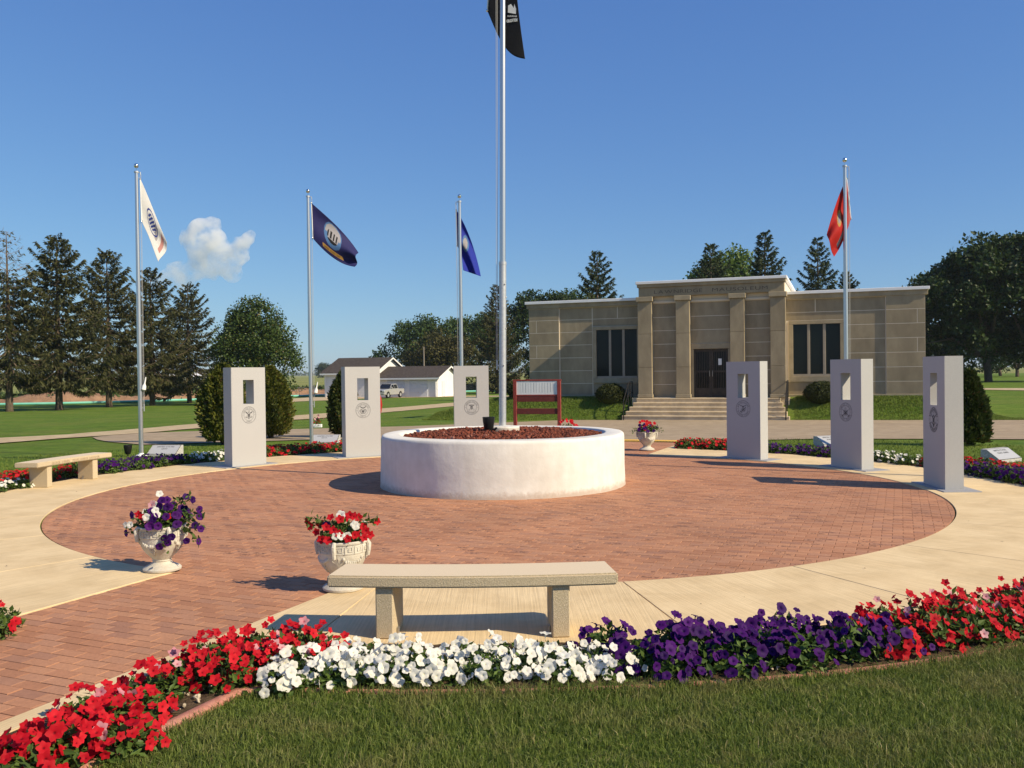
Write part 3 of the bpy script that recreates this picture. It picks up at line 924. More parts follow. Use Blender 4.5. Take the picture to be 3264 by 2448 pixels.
MB().lathe([(DR - .305, 0), (DR - .305, .005)], 64, (0, 0, DH - .09)).build("fill", M['soil'], planter)
# rocks
ico = bmesh.new(); bmesh.ops.create_icosphere(ico, subdivisions=1, radius=1.0)
icoV = np.array([v.co[:] for v in ico.verts]); icoF = np.array([[v.index for v in f.verts] for f in ico.faces]); ico.free()
def scatter_rocks(pos, size, rg, squash=(.6, 1.0)):
    nR = len(pos); k = len(icoV)
    base = icoV[None] * (1 + rg.uniform(-.28, .28, (nR, k, 1)))
    sc = size[:, None] * np.c_[rg.uniform(.75, 1.25, nR), rg.uniform(.75, 1.25, nR), rg.uniform(*squash, nR)]
    base = base * sc[:, None, :]
    q = rg.normal(size=(nR, 4)); q /= np.linalg.norm(q, axis=1, keepdims=True)
    w, x, y, z = q.T
    Rm = np.stack([1 - 2 * (y * y + z * z), 2 * (x * y - z * w), 2 * (x * z + y * w), 2 * (x * y + z * w), 1 - 2 * (x * x + z * z), 2 * (y * z - x * w), 2 * (x * z - y * w), 2 * (y * z + x * w), 1 - 2 * (x * x + y * y)], -1).reshape(nR, 3, 3)
    Vv = np.einsum('nij,nkj->nki', Rm, base) + pos[:, None, :]
    Ff = (icoF[None] + (np.arange(nR) * k)[:, None, None]).reshape(-1, 3)
    return Vv.reshape(-1, 3), Ff
rg = np.random.default_rng(31)
nR = 5200
rr = (DR - .36) * np.sqrt(rg.uniform(.036, 1, nR)); aa = rg.uniform(0, 2 * math.pi, nR)
hz = DH - .055 + .075 * (1 - (rr / (DR - .3)) ** 2) + rg.uniform(-.01, .028, nR)
pos = np.c_[DC[0] + rr * np.cos(aa), DC[1] + rr * np.sin(aa), hz]
Vr, Fr = scatter_rocks(pos, rg.uniform(.014, .034, nR), rg)
tag(link("lava_rock", npmesh("lava_rock", Vr, Fr, M['lava'])), "rust red lava rock filling the round white planter", "gravel", kind="stuff")

def flagpole(base, h, r0, r1, label, group=None, name="flagpole", shoe=True, collar=None, truck=1):
    t = empty(name, base, 0, label, "flagpole", group)
    m = M['alu']
    if collar:
        MB().tube([(0, 0, 0), (0, 0, collar)], r0, 20).build("shaft", M['galv'], t, 'auto')
        MB().tube([(0, 0, collar - .02), (0, 0, collar + .03)], r0 * 1.08, 20).build("joint_collar", M['galv'], t, 'auto')
        MB().tube([(0, 0, collar + .02), (0, 0, h)], [r1, r1 * .82], 20).build("shaft", m, t, 'auto')
    else:
        MB().tube([(0, 0, 0), (0, 0, h * .5), (0, 0, h)], [r0, r0, r1], 20).build("shaft", m, t, 'auto')
    if shoe:
        MB().lathe([(.16, .0), (.155, .015), (.11, .045), (r0 * 1.15, .06), (r0 * 1.08, .09)], 24).build("base_flange", M['ivory'], t, 'auto')
    MB().tube([(0, 0, h), (0, 0, h + .035)], r1 * 1.35, 16).build("cap", M['galv'], t, 'auto')
    k = MB(); k.tube([(0, 0, h + .02), (0, 0, h + .11)], .008, 8); k.sphere((0, 0, h + .15), .05, 16, 10)
    k.build("finial", M['chrome'], t, 'auto')
    p = MB(); p.tube([(r1 * truck, 0, h - .0), (r1 * truck + .05 * truck, 0, h + .01), (r1 * truck + .05 * truck, 0, h - .05)], .010, 8); p.build("pulley", M['galv'], t, 'auto')
    rp = MB()
    for dx in (.0, .018):
        rp.tube([((r0 + .022 + dx) * truck, -.005, 1.1), ((r1 + .045 + dx) * truck, -.005, h - .03)], .0035, 5)
    rp.build("halyard", M['rope'], t)
    c = MB(); c.box(.0, r0 + .03, -.012, .012, 1.04, 1.06, .004); c.box(r0 + .02, r0 + .04, -.012, .012, .98, 1.13, .004)
    if truck < 0: c.xf(Matrix.Scale(-1, 4, (1, 0, 0)))
    c.build("cleat", M['galv'], t)
    return t

mainpole = flagpole((DC[0], DC[1], DH - .01), 10.2, .056, .047, "tall silver flagpole rising from the planter with the black flag", None, collar=2.62, shoe=False, truck=-1)
mainpole.rotation_euler = (0, .0127, 0)
fb = MB().lathe([(.262, -.05), (.262, .075), (.25, .092), (.06, .10)], 32); fb.build("base_ring", M['white_wall'], mainpole, 'auto', (0, 0, .02))
for zz, aa_ in ((1.05, 1.2), (1.62, -.5), (2.1, .2), (2.3, -.9)):
    MB().sphere((.056 * math.cos(aa_), -.056 * abs(math.sin(aa_)) - .01, zz), .012, 8, 6).build("bolt", M['galv'], mainpole, True)

def floodlight(loc, label, tilt=0.0, s=1.0, arm=True):
    t = empty("floodlight", loc, 0, label, "floodlight")
    b = MB().lathe([(.05 * s, 0), (.075 * s, .06 * s), (.088 * s, .14 * s), (.094 * s, .20 * s), (.094 * s, .215 * s), (.084 * s, .215 * s), (.07 * s, .15 * s)], 24)
    b.build("housing", M['black'], t, 'auto', (0, 0, .03), (tilt, 0, 0))
    MB().lathe([(.082 * s, 0), (.082 * s, .004)], 24).build("lens", M['carglass'], t, False, (0, 0, .03 + .185 * s), (tilt, 0, 0))
    st = MB().tube([(0, 0, -.04), (0, 0, .05)], .014, 8)
    if arm: st.tube([(0, 0, .01), (.07, -.03, .03), (.12, -.05, .085)], .016, 8)
    st.build("stake", M['black'], t)
    return t
floodlight((DC[0] - .205, DC[1] - .30, DH + .015), "black cup floodlight among lava rock beside the tall flagpole", 0.0, 1.0)
floodlight((-8.43, 19.75, 0.0), "black cup floodlight in the grass beside the white flag's pole", 0, .95, False)

# ------------------------------------------------------------------ branch monuments
def seal(kind):
    mb = MB(); y = -.0012; r = .155
    ring2(mb, 0, 0, r, .006, y, 56); ring2(mb, 0, 0, r * .70, .004, y, 48)
    if kind != 'last': text_arc(mb, "UNITED STATES", .036, 0, 0, r * .745, math.pi / 2, True, y - .0002, .18)
    low = {'army': 'ARMY', 'navy': 'NAVY', 'air': 'AIR FORCE', 'marine': 'MARINE CORPS', 'coast': 'COAST GUARD', 'last': ''}[kind]
    if low: text_arc(mb, low, .036, 0, 0, r * .745, -math.pi / 2, False, y - .0002, .18)
    else:        # worn ring of lettering, too weathered to read
        for k in range(28):
            a = math.pi * (.12 + .76 * (k % 14) / 13) * (1 if k < 14 else -1)
            stroke(mb, [(r * .76 * math.cos(a), r * .76 * math.sin(a)), (r * (.90 + .03 * (k % 3)) * math.cos(a + .03 * (k % 2)), r * (.90 + .03 * (k % 3)) * math.sin(a + .03 * (k % 2)))], .007 + .003 * (k % 2), y - .0002)
    for s in (-1, 1): mb.add([(s * r * .85 + .006 * math.cos(a), y - .0003, .006 * math.sin(a)) for a in np.linspace(0, 6.28, 7)[:-1]], [tuple(range(6))])
    y2 = y - .0004
    def wing(s, x0, z0, L_, up):
        for k in range(6):
            f = k / 5
            stroke(mb, [(s * x0, z0 - f * .012), (s * (x0 + L_ * (.6 - .25 * f)), z0 + up * (.7 - .5 * f)), (s * (x0 + L_ * (1 - .4 * f)), z0 + up * (1 - .9 * f))], .0045, y2 - k * .00002)
    if kind in ('army', 'last'):
        wing(1, .018, .03, .06, .035); wing(-1, .018, .03, .06, .035)
        flat(mb, [(-.010, .055), (.004, .064), (.014, .055), (.006, .042), (-.006, .042)], y2)
        for x in (-.018, -.009, 0, .009, .018): stroke(mb, [(x, .018), (x * .9, -.03)], .004, y2)
        stroke(mb, [(-.025, .02), (.025, .02), (.022, -.028), (0, -.05), (-.022, -.028), (-.025, .02)], .003, y2 - .0001)
        for s in (-1, 1): stroke(mb, [(s * .02, -.03), (s * .045, -.055), (s * .07, -.035)], .005, y2); stroke(mb, [(s * .05, -.02), (s * .075, -.045)], .004, y2)
        stroke(mb, [(-.012, -.05), (0, -.075), (.012, -.05)], .007, y2)
        ring2(mb, 0, .075, .02, .004, y2, 20)
        if kind == 'last': stroke(mb, [(-.02, -.06), (-.012, -.085), (.012, -.085), (.02, -.06)], .008, y2); ring2(mb, 0, -.01, .052, .004, y2 - .0002, 28)
    elif kind == 'navy':
        stroke(mb, [(-.032, .022), (.032, .022), (.03, -.02), (0, -.065), (-.03, -.02), (-.032, .022)], .004, y2)
        for x in (-.02, -.010, 0, .010, .02): stroke(mb, [(x, .0), (x * .9, -.048 + abs(x))], .005, y2)
        wing(1, .01, .05, .055, .030); wing(-1, .01, .05, .055, .030)
        ring2(mb, 0, .055, .014, .005, y2, 16)
        for s in (-1, 1): stroke(mb, [(s * .04, .02), (s * .062, 0), (s * .06, -.03), (s * .035, -.055)], .006, y2); stroke(mb, [(s * .05, .015), (s * .075, -.005), (s * .07, -.035)], .003, y2)
        for s in (-1, 1): stroke(mb, [(s * .01, -.07), (s * .05, -.06)], .005, y2)
    elif kind == 'air':
        stroke(mb, [(-.024, .02), (.024, .02), (.022, -.03), (0, -.055), (-.022, -.03), (-.024, .02)], .003, y2)
        for k in range(5): stroke(mb, [(-.018, .012 - k * .011), (.018, .012 - k * .011)], .004, y2 - k * .00001)
        wing(1, .012, .035, .05, .022); wing(-1, .012, .035, .05, .022)
        ring2(mb, 0, .038, .010, .005, y2, 14); stroke(mb, [(-.03, .058), (.03, .058)], .004, y2)
        for k in range(13):
            a = math.pi * (1.12 + .76 * k / 12); flat(mb, [(.085 * math.cos(a) + .004 * math.cos(b), .085 * math.sin(a) + .004 * math.sin(b)) for b in (0, 1.26, 2.5, 3.8, 5)], y2)
        for s in (-1, 1): stroke(mb, [(s * .035, -.03), (s * .05, -.045), (s * .035, -.06)], .003, y2)
    elif kind == 'marine':
        wing(1, .008, .05, .06, .012); wing(-1, .008, .05, .06, .012)
        flat(mb, [(-.012, .045), (.012, .045), (.008, .02), (-.008, .02)], y2)
        ring2(mb, 0, -.018, .034, .005, y2, 28); ring2(mb, 0, -.018, .018, .003, y2, 20)
        for a in (0, 1.05, 2.1): stroke(mb, [(.03 * math.cos(a), -.018 + .03 * math.sin(a)), (-.03 * math.cos(a), -.018 - .03 * math.sin(a))], .003, y2 - .0001)
        stroke(mb, [(.055, .025), (-.05, -.062)], .006, y2 - .0002); stroke(mb, [(.040, .032), (.062, .010)], .005, y2 - .0002)
        stroke(mb, [(-.066, -.04), (-.05, -.064), (-.022, -.07)], .007, y2 - .0002); stroke(mb, [(.03, -.05), (.05, -.03), (.055, .0)], .004, y2 - .0002)
    elif kind == 'coast':
        ring2(mb, 0, -.01, .052, .004, y2, 32); ring2(mb, 0, -.01, .036, .004, y2, 28)
        stroke(mb, [(-.022, .012), (.022, .012), (.018, -.025), (0, -.04), (-.018, -.025), (-.022, .012)], .005, y2 - .0001)
        for x in (-.01, 0, .01): stroke(mb, [(x, .0), (x, -.026)], .004, y2 - .0002)
        for s in (-1, 1): stroke(mb, [(s * .075, .045), (-s * .075, -.065)], .005, y2 - .0003); stroke(mb, [(s * .085, -.045), (s * .075, -.066), (s * .05, -.075)], .006, y2 - .0003)
        stroke(mb, [(-.02, .062), (0, .072), (.02, .062)], .005, y2)
    return mb
MW, MT, MH = .75, .25, 1.845
def monument(ang_deg, kind, label, rf=6.17):
    a = R(ang_deg); d = np.array([math.cos(a), math.sin(a)])
    base = PC + d * rf
    # local: x across, -y faces the plaza centre
    rz = a - math.pi / 2
    t = empty("monument", (base[0], base[1], .017), rz, label, "monument", "granite service monuments around the plaza")
    x0, x1 = -MW / 2, MW / 2; hz0, hz1, hw = 1.155, 1.61, .118
    m = MB()
    def rect_frame(y):
        return [(x0, y, 0), (x1, y, 0), (x1, y, MH), (x0, y, MH), (-hw, y, hz0), (hw, y, hz0), (hw, y, hz1), (-hw, y, hz1)]
    bm = bmesh.new()
    f_ = [bm.verts.new(v) for v in rect_frame(0)]; b_ = [bm.verts.new(v) for v in rect_frame(MT)]
    for q in ((0, 1, 5, 4), (1, 2, 6, 5), (2, 3, 7, 6), (3, 0, 4, 7)):
        bm.faces.new([f_[i] for i in q]); bm.faces.new([b_[i] for i in q][::-1])
    for i in range(4):
        j = (i + 1) % 4
        bm.faces.new([f_[j], f_[i], b_[i], b_[j]]); bm.faces.new([f_[4 + i], f_[4 + j], b_[4 + j], b_[4 + i]])
    es = [e for e in bm.edges if len(e.link_faces) == 2 and e.calc_face_angle(0) > 1]
    bmesh.ops.bevel(bm, geom=es, offset=.006, segments=1, affect='EDGES')
    m.addbm(bm)
    m.build("slab_body", M['granite'], t, False, (0, 0, .012))
    MB().box(x0 - .20, x1 + .20, -.10, MT + .16, -.03, .0125, .004).build("base_plate", M['granite_plate'], t)
    s = seal(kind)
    if kind == 'last': s.xf(Matrix.Diagonal((1.0, 1, 1.12, 1)))
    so = s.build("seal", M['ink'], t, False, (0, 0, .96))
    return t
monument(141.0, 'army', "grey granite monument with an army seal and window, leftmost of the ring")
monument(118.0, 'navy', "grey granite monument with a navy seal, in front of the white garage")
monument(96.3, 'air', "grey granite monument with an air force seal behind the round planter", 6.35)
monument(41.2, 'marine', "grey granite monument with a marine corps seal in front of the mausoleum door", 6.07)
monument(20.6, 'coast', "grey granite monument with a coast guard seal hiding the red flag's pole", 6.25)
monument(-3.2, 'last', "grey granite monument with an oval seal, rightmost of the ring")

# ------------------------------------------------------------------ engraved ground markers
def marker(loc, rz, lines, label, w=.66):
    t = empty("grave_marker", loc, rz, label, "marker", "slant granite markers at the flagpoles")
    h, d0, d1 = .235, .34, .09
    V = [(-w / 2, -d0 / 2, 0), (w / 2, -d0 / 2, 0), (w / 2, d0 / 2, 0), (-w / 2, d0 / 2, 0), (-w / 2, -d0 / 2, .06), (w / 2, -d0 / 2, .06), (w / 2, d0 / 2 - d1, h), (-w / 2, d0 / 2 - d1, h), (w / 2, d0 / 2, h), (-w / 2, d0 / 2, h)]
    MB().add(V, [(0, 3, 2, 1), (0, 1, 5, 4), (6, 8, 9, 7), (2, 3, 9, 8), (1, 2, 8, 6, 5), (0, 4, 7, 9, 3)]).build("stone", M['rough_granite'], t)
    # polished face, a thin slab laid on the slope
    sl = math.atan2(h - .06, d0 - d1); L_ = math.hypot(h - .06, d0 - d1)
    MB().box(-w / 2 + .012, w / 2 - .012, -.004, .0, .01, L_ - .01).build("face", M['granite_dark'], t, False, (0, -d0 / 2, .06), (-(math.pi / 2 - sl), 0, 0))
    for s, x, z, sz, wd in lines:
        tx = MB(); text_line(tx, s, sz, x, z, -.0052, width=wd, bold=.0012)
        tx.build("inscription", M['ink'], t, False, (0, -d0 / 2, .06), (-(math.pi / 2 - sl), 0, 0))
    return t
def mk(n):
    top = [("UNITED", -.105, .225, .058, .185), ("STATES", .105, .225, .058, .185)]
    if ' ' in n: a, b = n.split(' '); return top + [(a, -.095, .155, .055, .16), (b, .095, .155, .055, .16)]
    return top + [(n, 0, .155, .055, .035 * len(n))]
marker((-7.50, 19.45, 0), R(-8), mk("ARMY"), "slanted grey granite marker lettered ARMY beside the white flag's pole")
marker((-4.78, 22.95, -.05), R(-6), mk("NAVY"), "slanted grey granite marker lettered NAVY at the dark blue flag's pole", .72)
marker((7.05, 20.0, -.01), R(22), mk("MARINES"), "slanted grey granite marker lettered MARINES half hidden by a monument")
marker((8.83, 16.3, 0), R(32), mk("COAST GUARD"), "slanted grey granite marker lettered COAST GUARD at the right edge", .72)

# ------------------------------------------------------------------ service flagpoles
FP = "service flagpoles behind the monuments"
flagpole((-7.97, 19.34, 0), 6.08, .047, .036, "silver flagpole carrying the white flag at the left", FP)
flagpole((-4.95, 22.2, gzf(-4.95, 22.2)), 6.14, .047, .036, "silver flagpole carrying the dark blue flag", FP)
flagpole((-1.28, 23.0, gzf(-1.28, 23.0)), 6.14, .047, .036, "silver flagpole carrying the bright blue flag, behind the round planter", FP, truck=-1)
flagpole((7.26, 19.6, 0), 6.08, .047, .036, "silver flagpole carrying the red flag in front of the mausoleum", FP)
cgp = flagpole((9.75, 12.45, 0), 6.08, .047, .036, "silver flagpole just past the right edge whose shadow crosses the walk", FP)

# flags: hoist edge on the rope, free edge hanging in the light wind
def flag(name, loc, hoist_t, hoist_b, fly_t, fly_b, mats, paint, label, folds=3, amp=.05, nu=96, nv=60, sag=(.0, .0), seed=1, thick=.004, mid=None):
    """corners in metres (x right, y away, z up) relative to loc; paint(u,v) -> material index"""
    P = [np.array(p, float) for p in (hoist_t, hoist_b, fly_t, fly_b)]
    rg = np.random.default_rng(seed)
    V = np.zeros((nu + 1, nv + 1, 3))
    for i in range(nu + 1):
        u = i / nu
        for j in range(nv + 1):
            v = j / nv
            top = P[0] * (1 - u) + P[2] * u; bot = P[1] * (1 - u) + P[3] * u
            top = top + np.array([0, 0, sag[0]]) * math.sin(math.pi * u); bot = bot + np.array([0, 0, sag[1]]) * math.sin(math.pi * u)
            if mid is not None: bot = bot + np.array(mid) * math.sin(math.pi * u) ** 2
            p = top * (1 - v) + bot * v
            w = amp * (u ** .6) * math.sin(folds * math.pi * (v * .9 + .55 * u) + seed) + amp * .4 * u * math.sin(2.3 * folds * (u + .3 * v) + seed * 2)
            p = p + np.array([.25 * w, w, 0])
            V[i, j] = p
    idx = np.arange((nu + 1) * (nv + 1)).reshape(nu + 1, nv + 1)
    F = np.stack([idx[:-1, :-1], idx[:-1, 1:], idx[1:, 1:], idx[1:, :-1]], -1).reshape(-1, 4)
    cu = (np.arange(nu) + .5) / nu; cv = (np.arange(nv) + .5) / nv
    fm = np.array([[paint(a, b) for b in cv] for a in cu]).ravel()
    me = npmesh(name, V.reshape(-1, 3), F, None, True, mats, fm)
    t = empty("flag", loc, 0, label, "flag")
    o = link("cloth", me, t)
    md = o.modifiers.new("thickness", 'SOLIDIFY'); md.thickness = thick; md.offset = 0
    rp = MB(); rp.tube([tuple(P[0] + [0, 0, .02]), tuple(P[1] - [0, 0, .02])], .012, 6); rp.build("hoist_rope", M['whitecloth'], t)
    for p in (P[0], P[1]): MB().sphere(tuple(p), .022, 8, 6).build("clip", M['chrome'], t, True)
    return t, V
def cloth(name, c, trans=.35):
    m, nt, p, N, L = newmat(name)
    p.inputs["Base Color"].default_value = (*c, 1); p.inputs["Roughness"].default_value = .65
    p.inputs["Specular IOR Level"].default_value = .2
    v = objvec(N, L); nz = noise(N, L, 25, 3, .5, v)
    L.new(bump(N, L, nz.outputs[0], .004), p.inputs["Normal"])
    tr = N.new("ShaderNodeBsdfTranslucent"); tr.inputs[0].default_value = (*c, 1)
    mx = N.new("ShaderNodeMixShader"); mx.inputs[0].default_value = trans
    L.new(p.outputs[0], mx.inputs[1]); L.new(tr.outputs[0], mx.inputs[2]); L.new(mx.outputs[0], N["Material Output"].inputs[0])
    return m
CW, CNV, CB, CR_, CK = cloth('white_nylon', (.78, .77, .75)), cloth('navy_nylon', (.028, .028, .12), .25), cloth('royal_blue_nylon', (.03, .05, .42), .35), cloth('red_nylon', (.62, .035, .03), .4), cloth('black_nylon', (.012, .012, .014), .1)
CY, CG, CS, CBL, CPK, CWH = cloth('gold_print', (.62, .36, .10)), cloth('grey_print', (.42, .40, .42)), cloth('sky_print', (.10, .22, .45)), cloth('blue_print', (.03, .06, .30)), cloth('pale_red_print', (.60, .30, .27)), cloth('white_print', (.75, .75, .75))
def ell(u, v, cu, cv, a, b): return ((u - cu) / a) ** 2 + ((v - cv) / b) ** 2
def p_army(u, v):
    d = ell(u, v, .50, .45, .20, .32)
    if .80 < u < .9 and .15 < v < .8: return 2
    if d < 1 and d > .78: return 1
    if d < .5 and ((int(u * 46) + int(v * 22)) % 3 != 0): return 1
    if .60 < u < .70 and .25 < v < .75 and d < 1.6: return 3
    return 0
def p_navy(u, v):
    d = ell(u, v, .46, .40, .20, .34)
    if d < 1:
        if d > .80: return 1
        e = ell(u, v, .46, .42, .13, .20)
        if e < 1: return 4 if (v > .52 or (int(u * 30) % 2 == 0 and .3 < v < .5)) else 3
        return 2 if v > .4 else 3
    if .24 < u < .68 and .78 + .06 * abs(u - .46) < v < .90: return 5
    return 0
def p_air(u, v):
    d = ell(u, v, .52, .42, .14, .24)
    return 2 if d < .45 else (1 if d < 1 else 0)
def p_mar(u, v):
    d = ell(u, v, .5, .42, .10, .18)
    if d < .35: return 2
    if d < 1: return 1
    if .25 < u < .75 and .80 < v < .90: return 2
    return 0
def p_pow(u, v): return 0
flag("army_flag", (-7.97, 19.34, 0), (.085, -.02, 5.95), (.10, -.02, 5.05), (.55, .24, 4.62), (.41, .16, 4.19), [CW, CBL, CPK, CG], p_army, "white flag with blue emblem hanging from the left flagpole", 2, .05, sag=(.02, -.04), seed=2, mid=(-.03, 0, .10))
nf, NV = flag("navy_flag", (-4.95, 22.2, gzf(-4.95, 22.2)), (.085, -.02, 6.0), (.11, -.02, 5.13), (1.17, .22, 4.80), (1.11, .2, 4.44), [CNV, CS, CS, CG, CK, CY], p_navy, "dark blue flag with a ship seal and gold ribbon", 2.4, .09, sag=(.08, -.16), seed=5)
def on_cloth(mb, Vg, off=-.008):
    """map letters given in cloth coordinates (x = along, z = down) onto the cloth grid"""
    nu_, nv_ = Vg.shape[0] - 1, Vg.shape[1] - 1
    Q = []
    for a, _, b in np.concatenate(mb.v):
        u, v = min(max(a, 0), .999) * nu_, min(max(b, 0), .999) * nv_
        i, j = int(u), int(v); du, dv = u - i, v - j
        p = (Vg[i, j] * (1 - du) + Vg[i + 1, j] * du) * (1 - dv) + (Vg[i, j + 1] * (1 - du) + Vg[i + 1, j + 1] * du) * dv
        Q.append(p + np.array([0, off, 0]))
    mb.v = [np.array(Q)]
    return mb
for word, xc, wd in (("UNITED", .325, .10), ("STATES", .455, .10), ("NAVY", .575, .075)):
    tb = MB(); text_line(tb, word, -.075, xc, .875, 0, width=wd)
    on_cloth(tb, NV).build("print", CK, nf)
flag("air_flag", (-1.28, 23.0, gzf(-1.28, 23.0)), (-.085, .03, 5.95), (-.07, .03, 5.04), (.50, .22, 4.28), (.10, .20, 4.42), [CB, CS, CG], p_air, "bright blue flag hanging beside the tall central flagpole", 3, .08, sag=(.25, .06), seed=4)
flag("marine_flag", (7.26, 19.6, 0), (.085, .12, 5.86), (.17, .12, 4.98), (-.43, -.10, 4.62), (-.27, -.06, 4.13), [CR_, CY, CG], p_mar, "red flag with gold emblem drooping behind the right flagpole", 3, .07, sag=(.10, -.10), seed=3)
fk, FV = flag("pow_flag", (DC[0], DC[1], 0), (-.03, .17, 9.1), (-.16, .17, 7.36), (.27, .12, 7.95), (.425, .10, 6.57), [CK], p_pow, "black flag with white emblem and lettering at the top of the tall pole", 1.2, .05, sag=(-.05, -.22), seed=7)
# white print on the black flag, lying on the cloth
pb = MB()
text_line(pb, "ORGOTTEN", .066, .222, 7.135, 0, width=.165, gap=.10, bold=.003)
flat(pb, [(.160, 7.29), (.285, 7.25), (.288, 7.33), (.262, 7.41), (.25, 7.35), (.21, 7.42), (.165, 7.40)], 0)
for k in range(5): ring2(pb, .165 + k * .030, 7.235 - k * .005, .009, .007, 0, 10)
pts_ = np.concatenate(pb.v)
ff = FV.reshape(-1, 3)
dd = (pts_[:, None, 0] - ff[None, :, 0]) ** 2 + (pts_[:, None, 2] - ff[None, :, 2]) ** 2
near = np.argsort(dd, 1)[:, :3]
pts_[:, 1] = ff[near, 1].min(1) - .012
pb.v = [pts_]
pb.build("print", M['whitecloth'], fk)

# ------------------------------------------------------------------ benches
def bench(ang_deg, label, text=None):
    a0 = R(ang_deg); rc = 7.25
    ctr = PC + rc * np.array([math.cos(a0), math.sin(a0)])
    t = empty("stone_bench", (ctr[0], ctr[1], .018), a0 + math.pi / 2, label, "bench", "curved stone benches on the ring walk")
    # local frame: +y towards the plaza centre is (-radial); x along the arc
    def P(r, s): a = s / rc; return (r * math.sin(a), -(r * math.cos(a) - rc))
    L_, r0, r1, z0, z1 = .915, 7.065, 7.44, .335, .412
    n = 14
    bm = bmesh.new()
    rows = []
    for i in range(n + 1):
        s_ = -L_ + 2 * L_ * i / n
        rows.append([bm.verts.new((*P(r, s_), z)) for r, z in ((r0, z0), (r1, z0), (r1, z1), (r0, z1))])
    for i in range(n):
        for k in range(4): bm.faces.new([rows[i][k], rows[i][(k + 1) % 4], rows[i + 1][(k + 1) % 4], rows[i + 1][k]])
    bm.faces.new(rows[0][::-1]); bm.faces.new(rows[-1])
    bmesh.ops.recalc_face_normals(bm, faces=bm.faces[:])
    es = [e for e in bm.edges if e.calc_face_angle(0) > .6]
    bmesh.ops.bevel(bm, geom=es, offset=.011, segments=2, affect='EDGES')
    m = MB().addbm(bm)
    o = m.build("seat", M['bench'], t, 'auto')
    o.data.materials.append(M['bench_top'])
    for p in o.data.polygons:
        if p.normal.z > .9: p.material_index = 1
    for s in (-1, 1):
        sc = s * .555
        x, y = P(7.255, sc)
        lg = MB().box(-.058, .058, -.155, .155, 0, z0 + .001, .008)
        lg.build("leg", M['bench'], t, False, (x, y, 0), (0, 0, sc / rc))
        br = MB(); br.box(-.004, .004, -.02, .02, 0, .05); br.box(.0, -s * .045, -.02, .02, 0, .005) if s < 0 else br.box(-.045, .0, -.02, .02, 0, .005)
        br.build("angle_bracket", M['bracket'], t, False, (x - s * .063, y - .05, .001), (0, 0, sc / rc))
    if text:
        mt = surf('carved_brown', (.26, .17, .10), None, rough=.9, bdist=0)
        for word, xc, wd in text:
            tx = MB(); text_line(tx, word, .052, xc, .352, 0, width=wd)
            # wrap on the inner face, seen from the plaza
            Q = []
            for x, _, z in np.concatenate(tx.v):
                a = -x / rc
                Q.append(((r0 - .0015) * math.sin(a), -((r0 - .0015) * math.cos(a) - rc), z))
            tx.v = [np.array(Q)]
            tx.build("inscription", mt, t)
    return t
bench(-90.7, "pale stone bench in the foreground, seen from behind, above the white petunias")
bench(168.3, "pale stone bench at the left with a carved inscription on its edge", [("GEORGE", -.445, .21), ("O'BRIEN", -.205, .20), ("PEARL", .05, .16), ("HARBOR", .245, .19), ("SURVIVOR", .49, .25)])

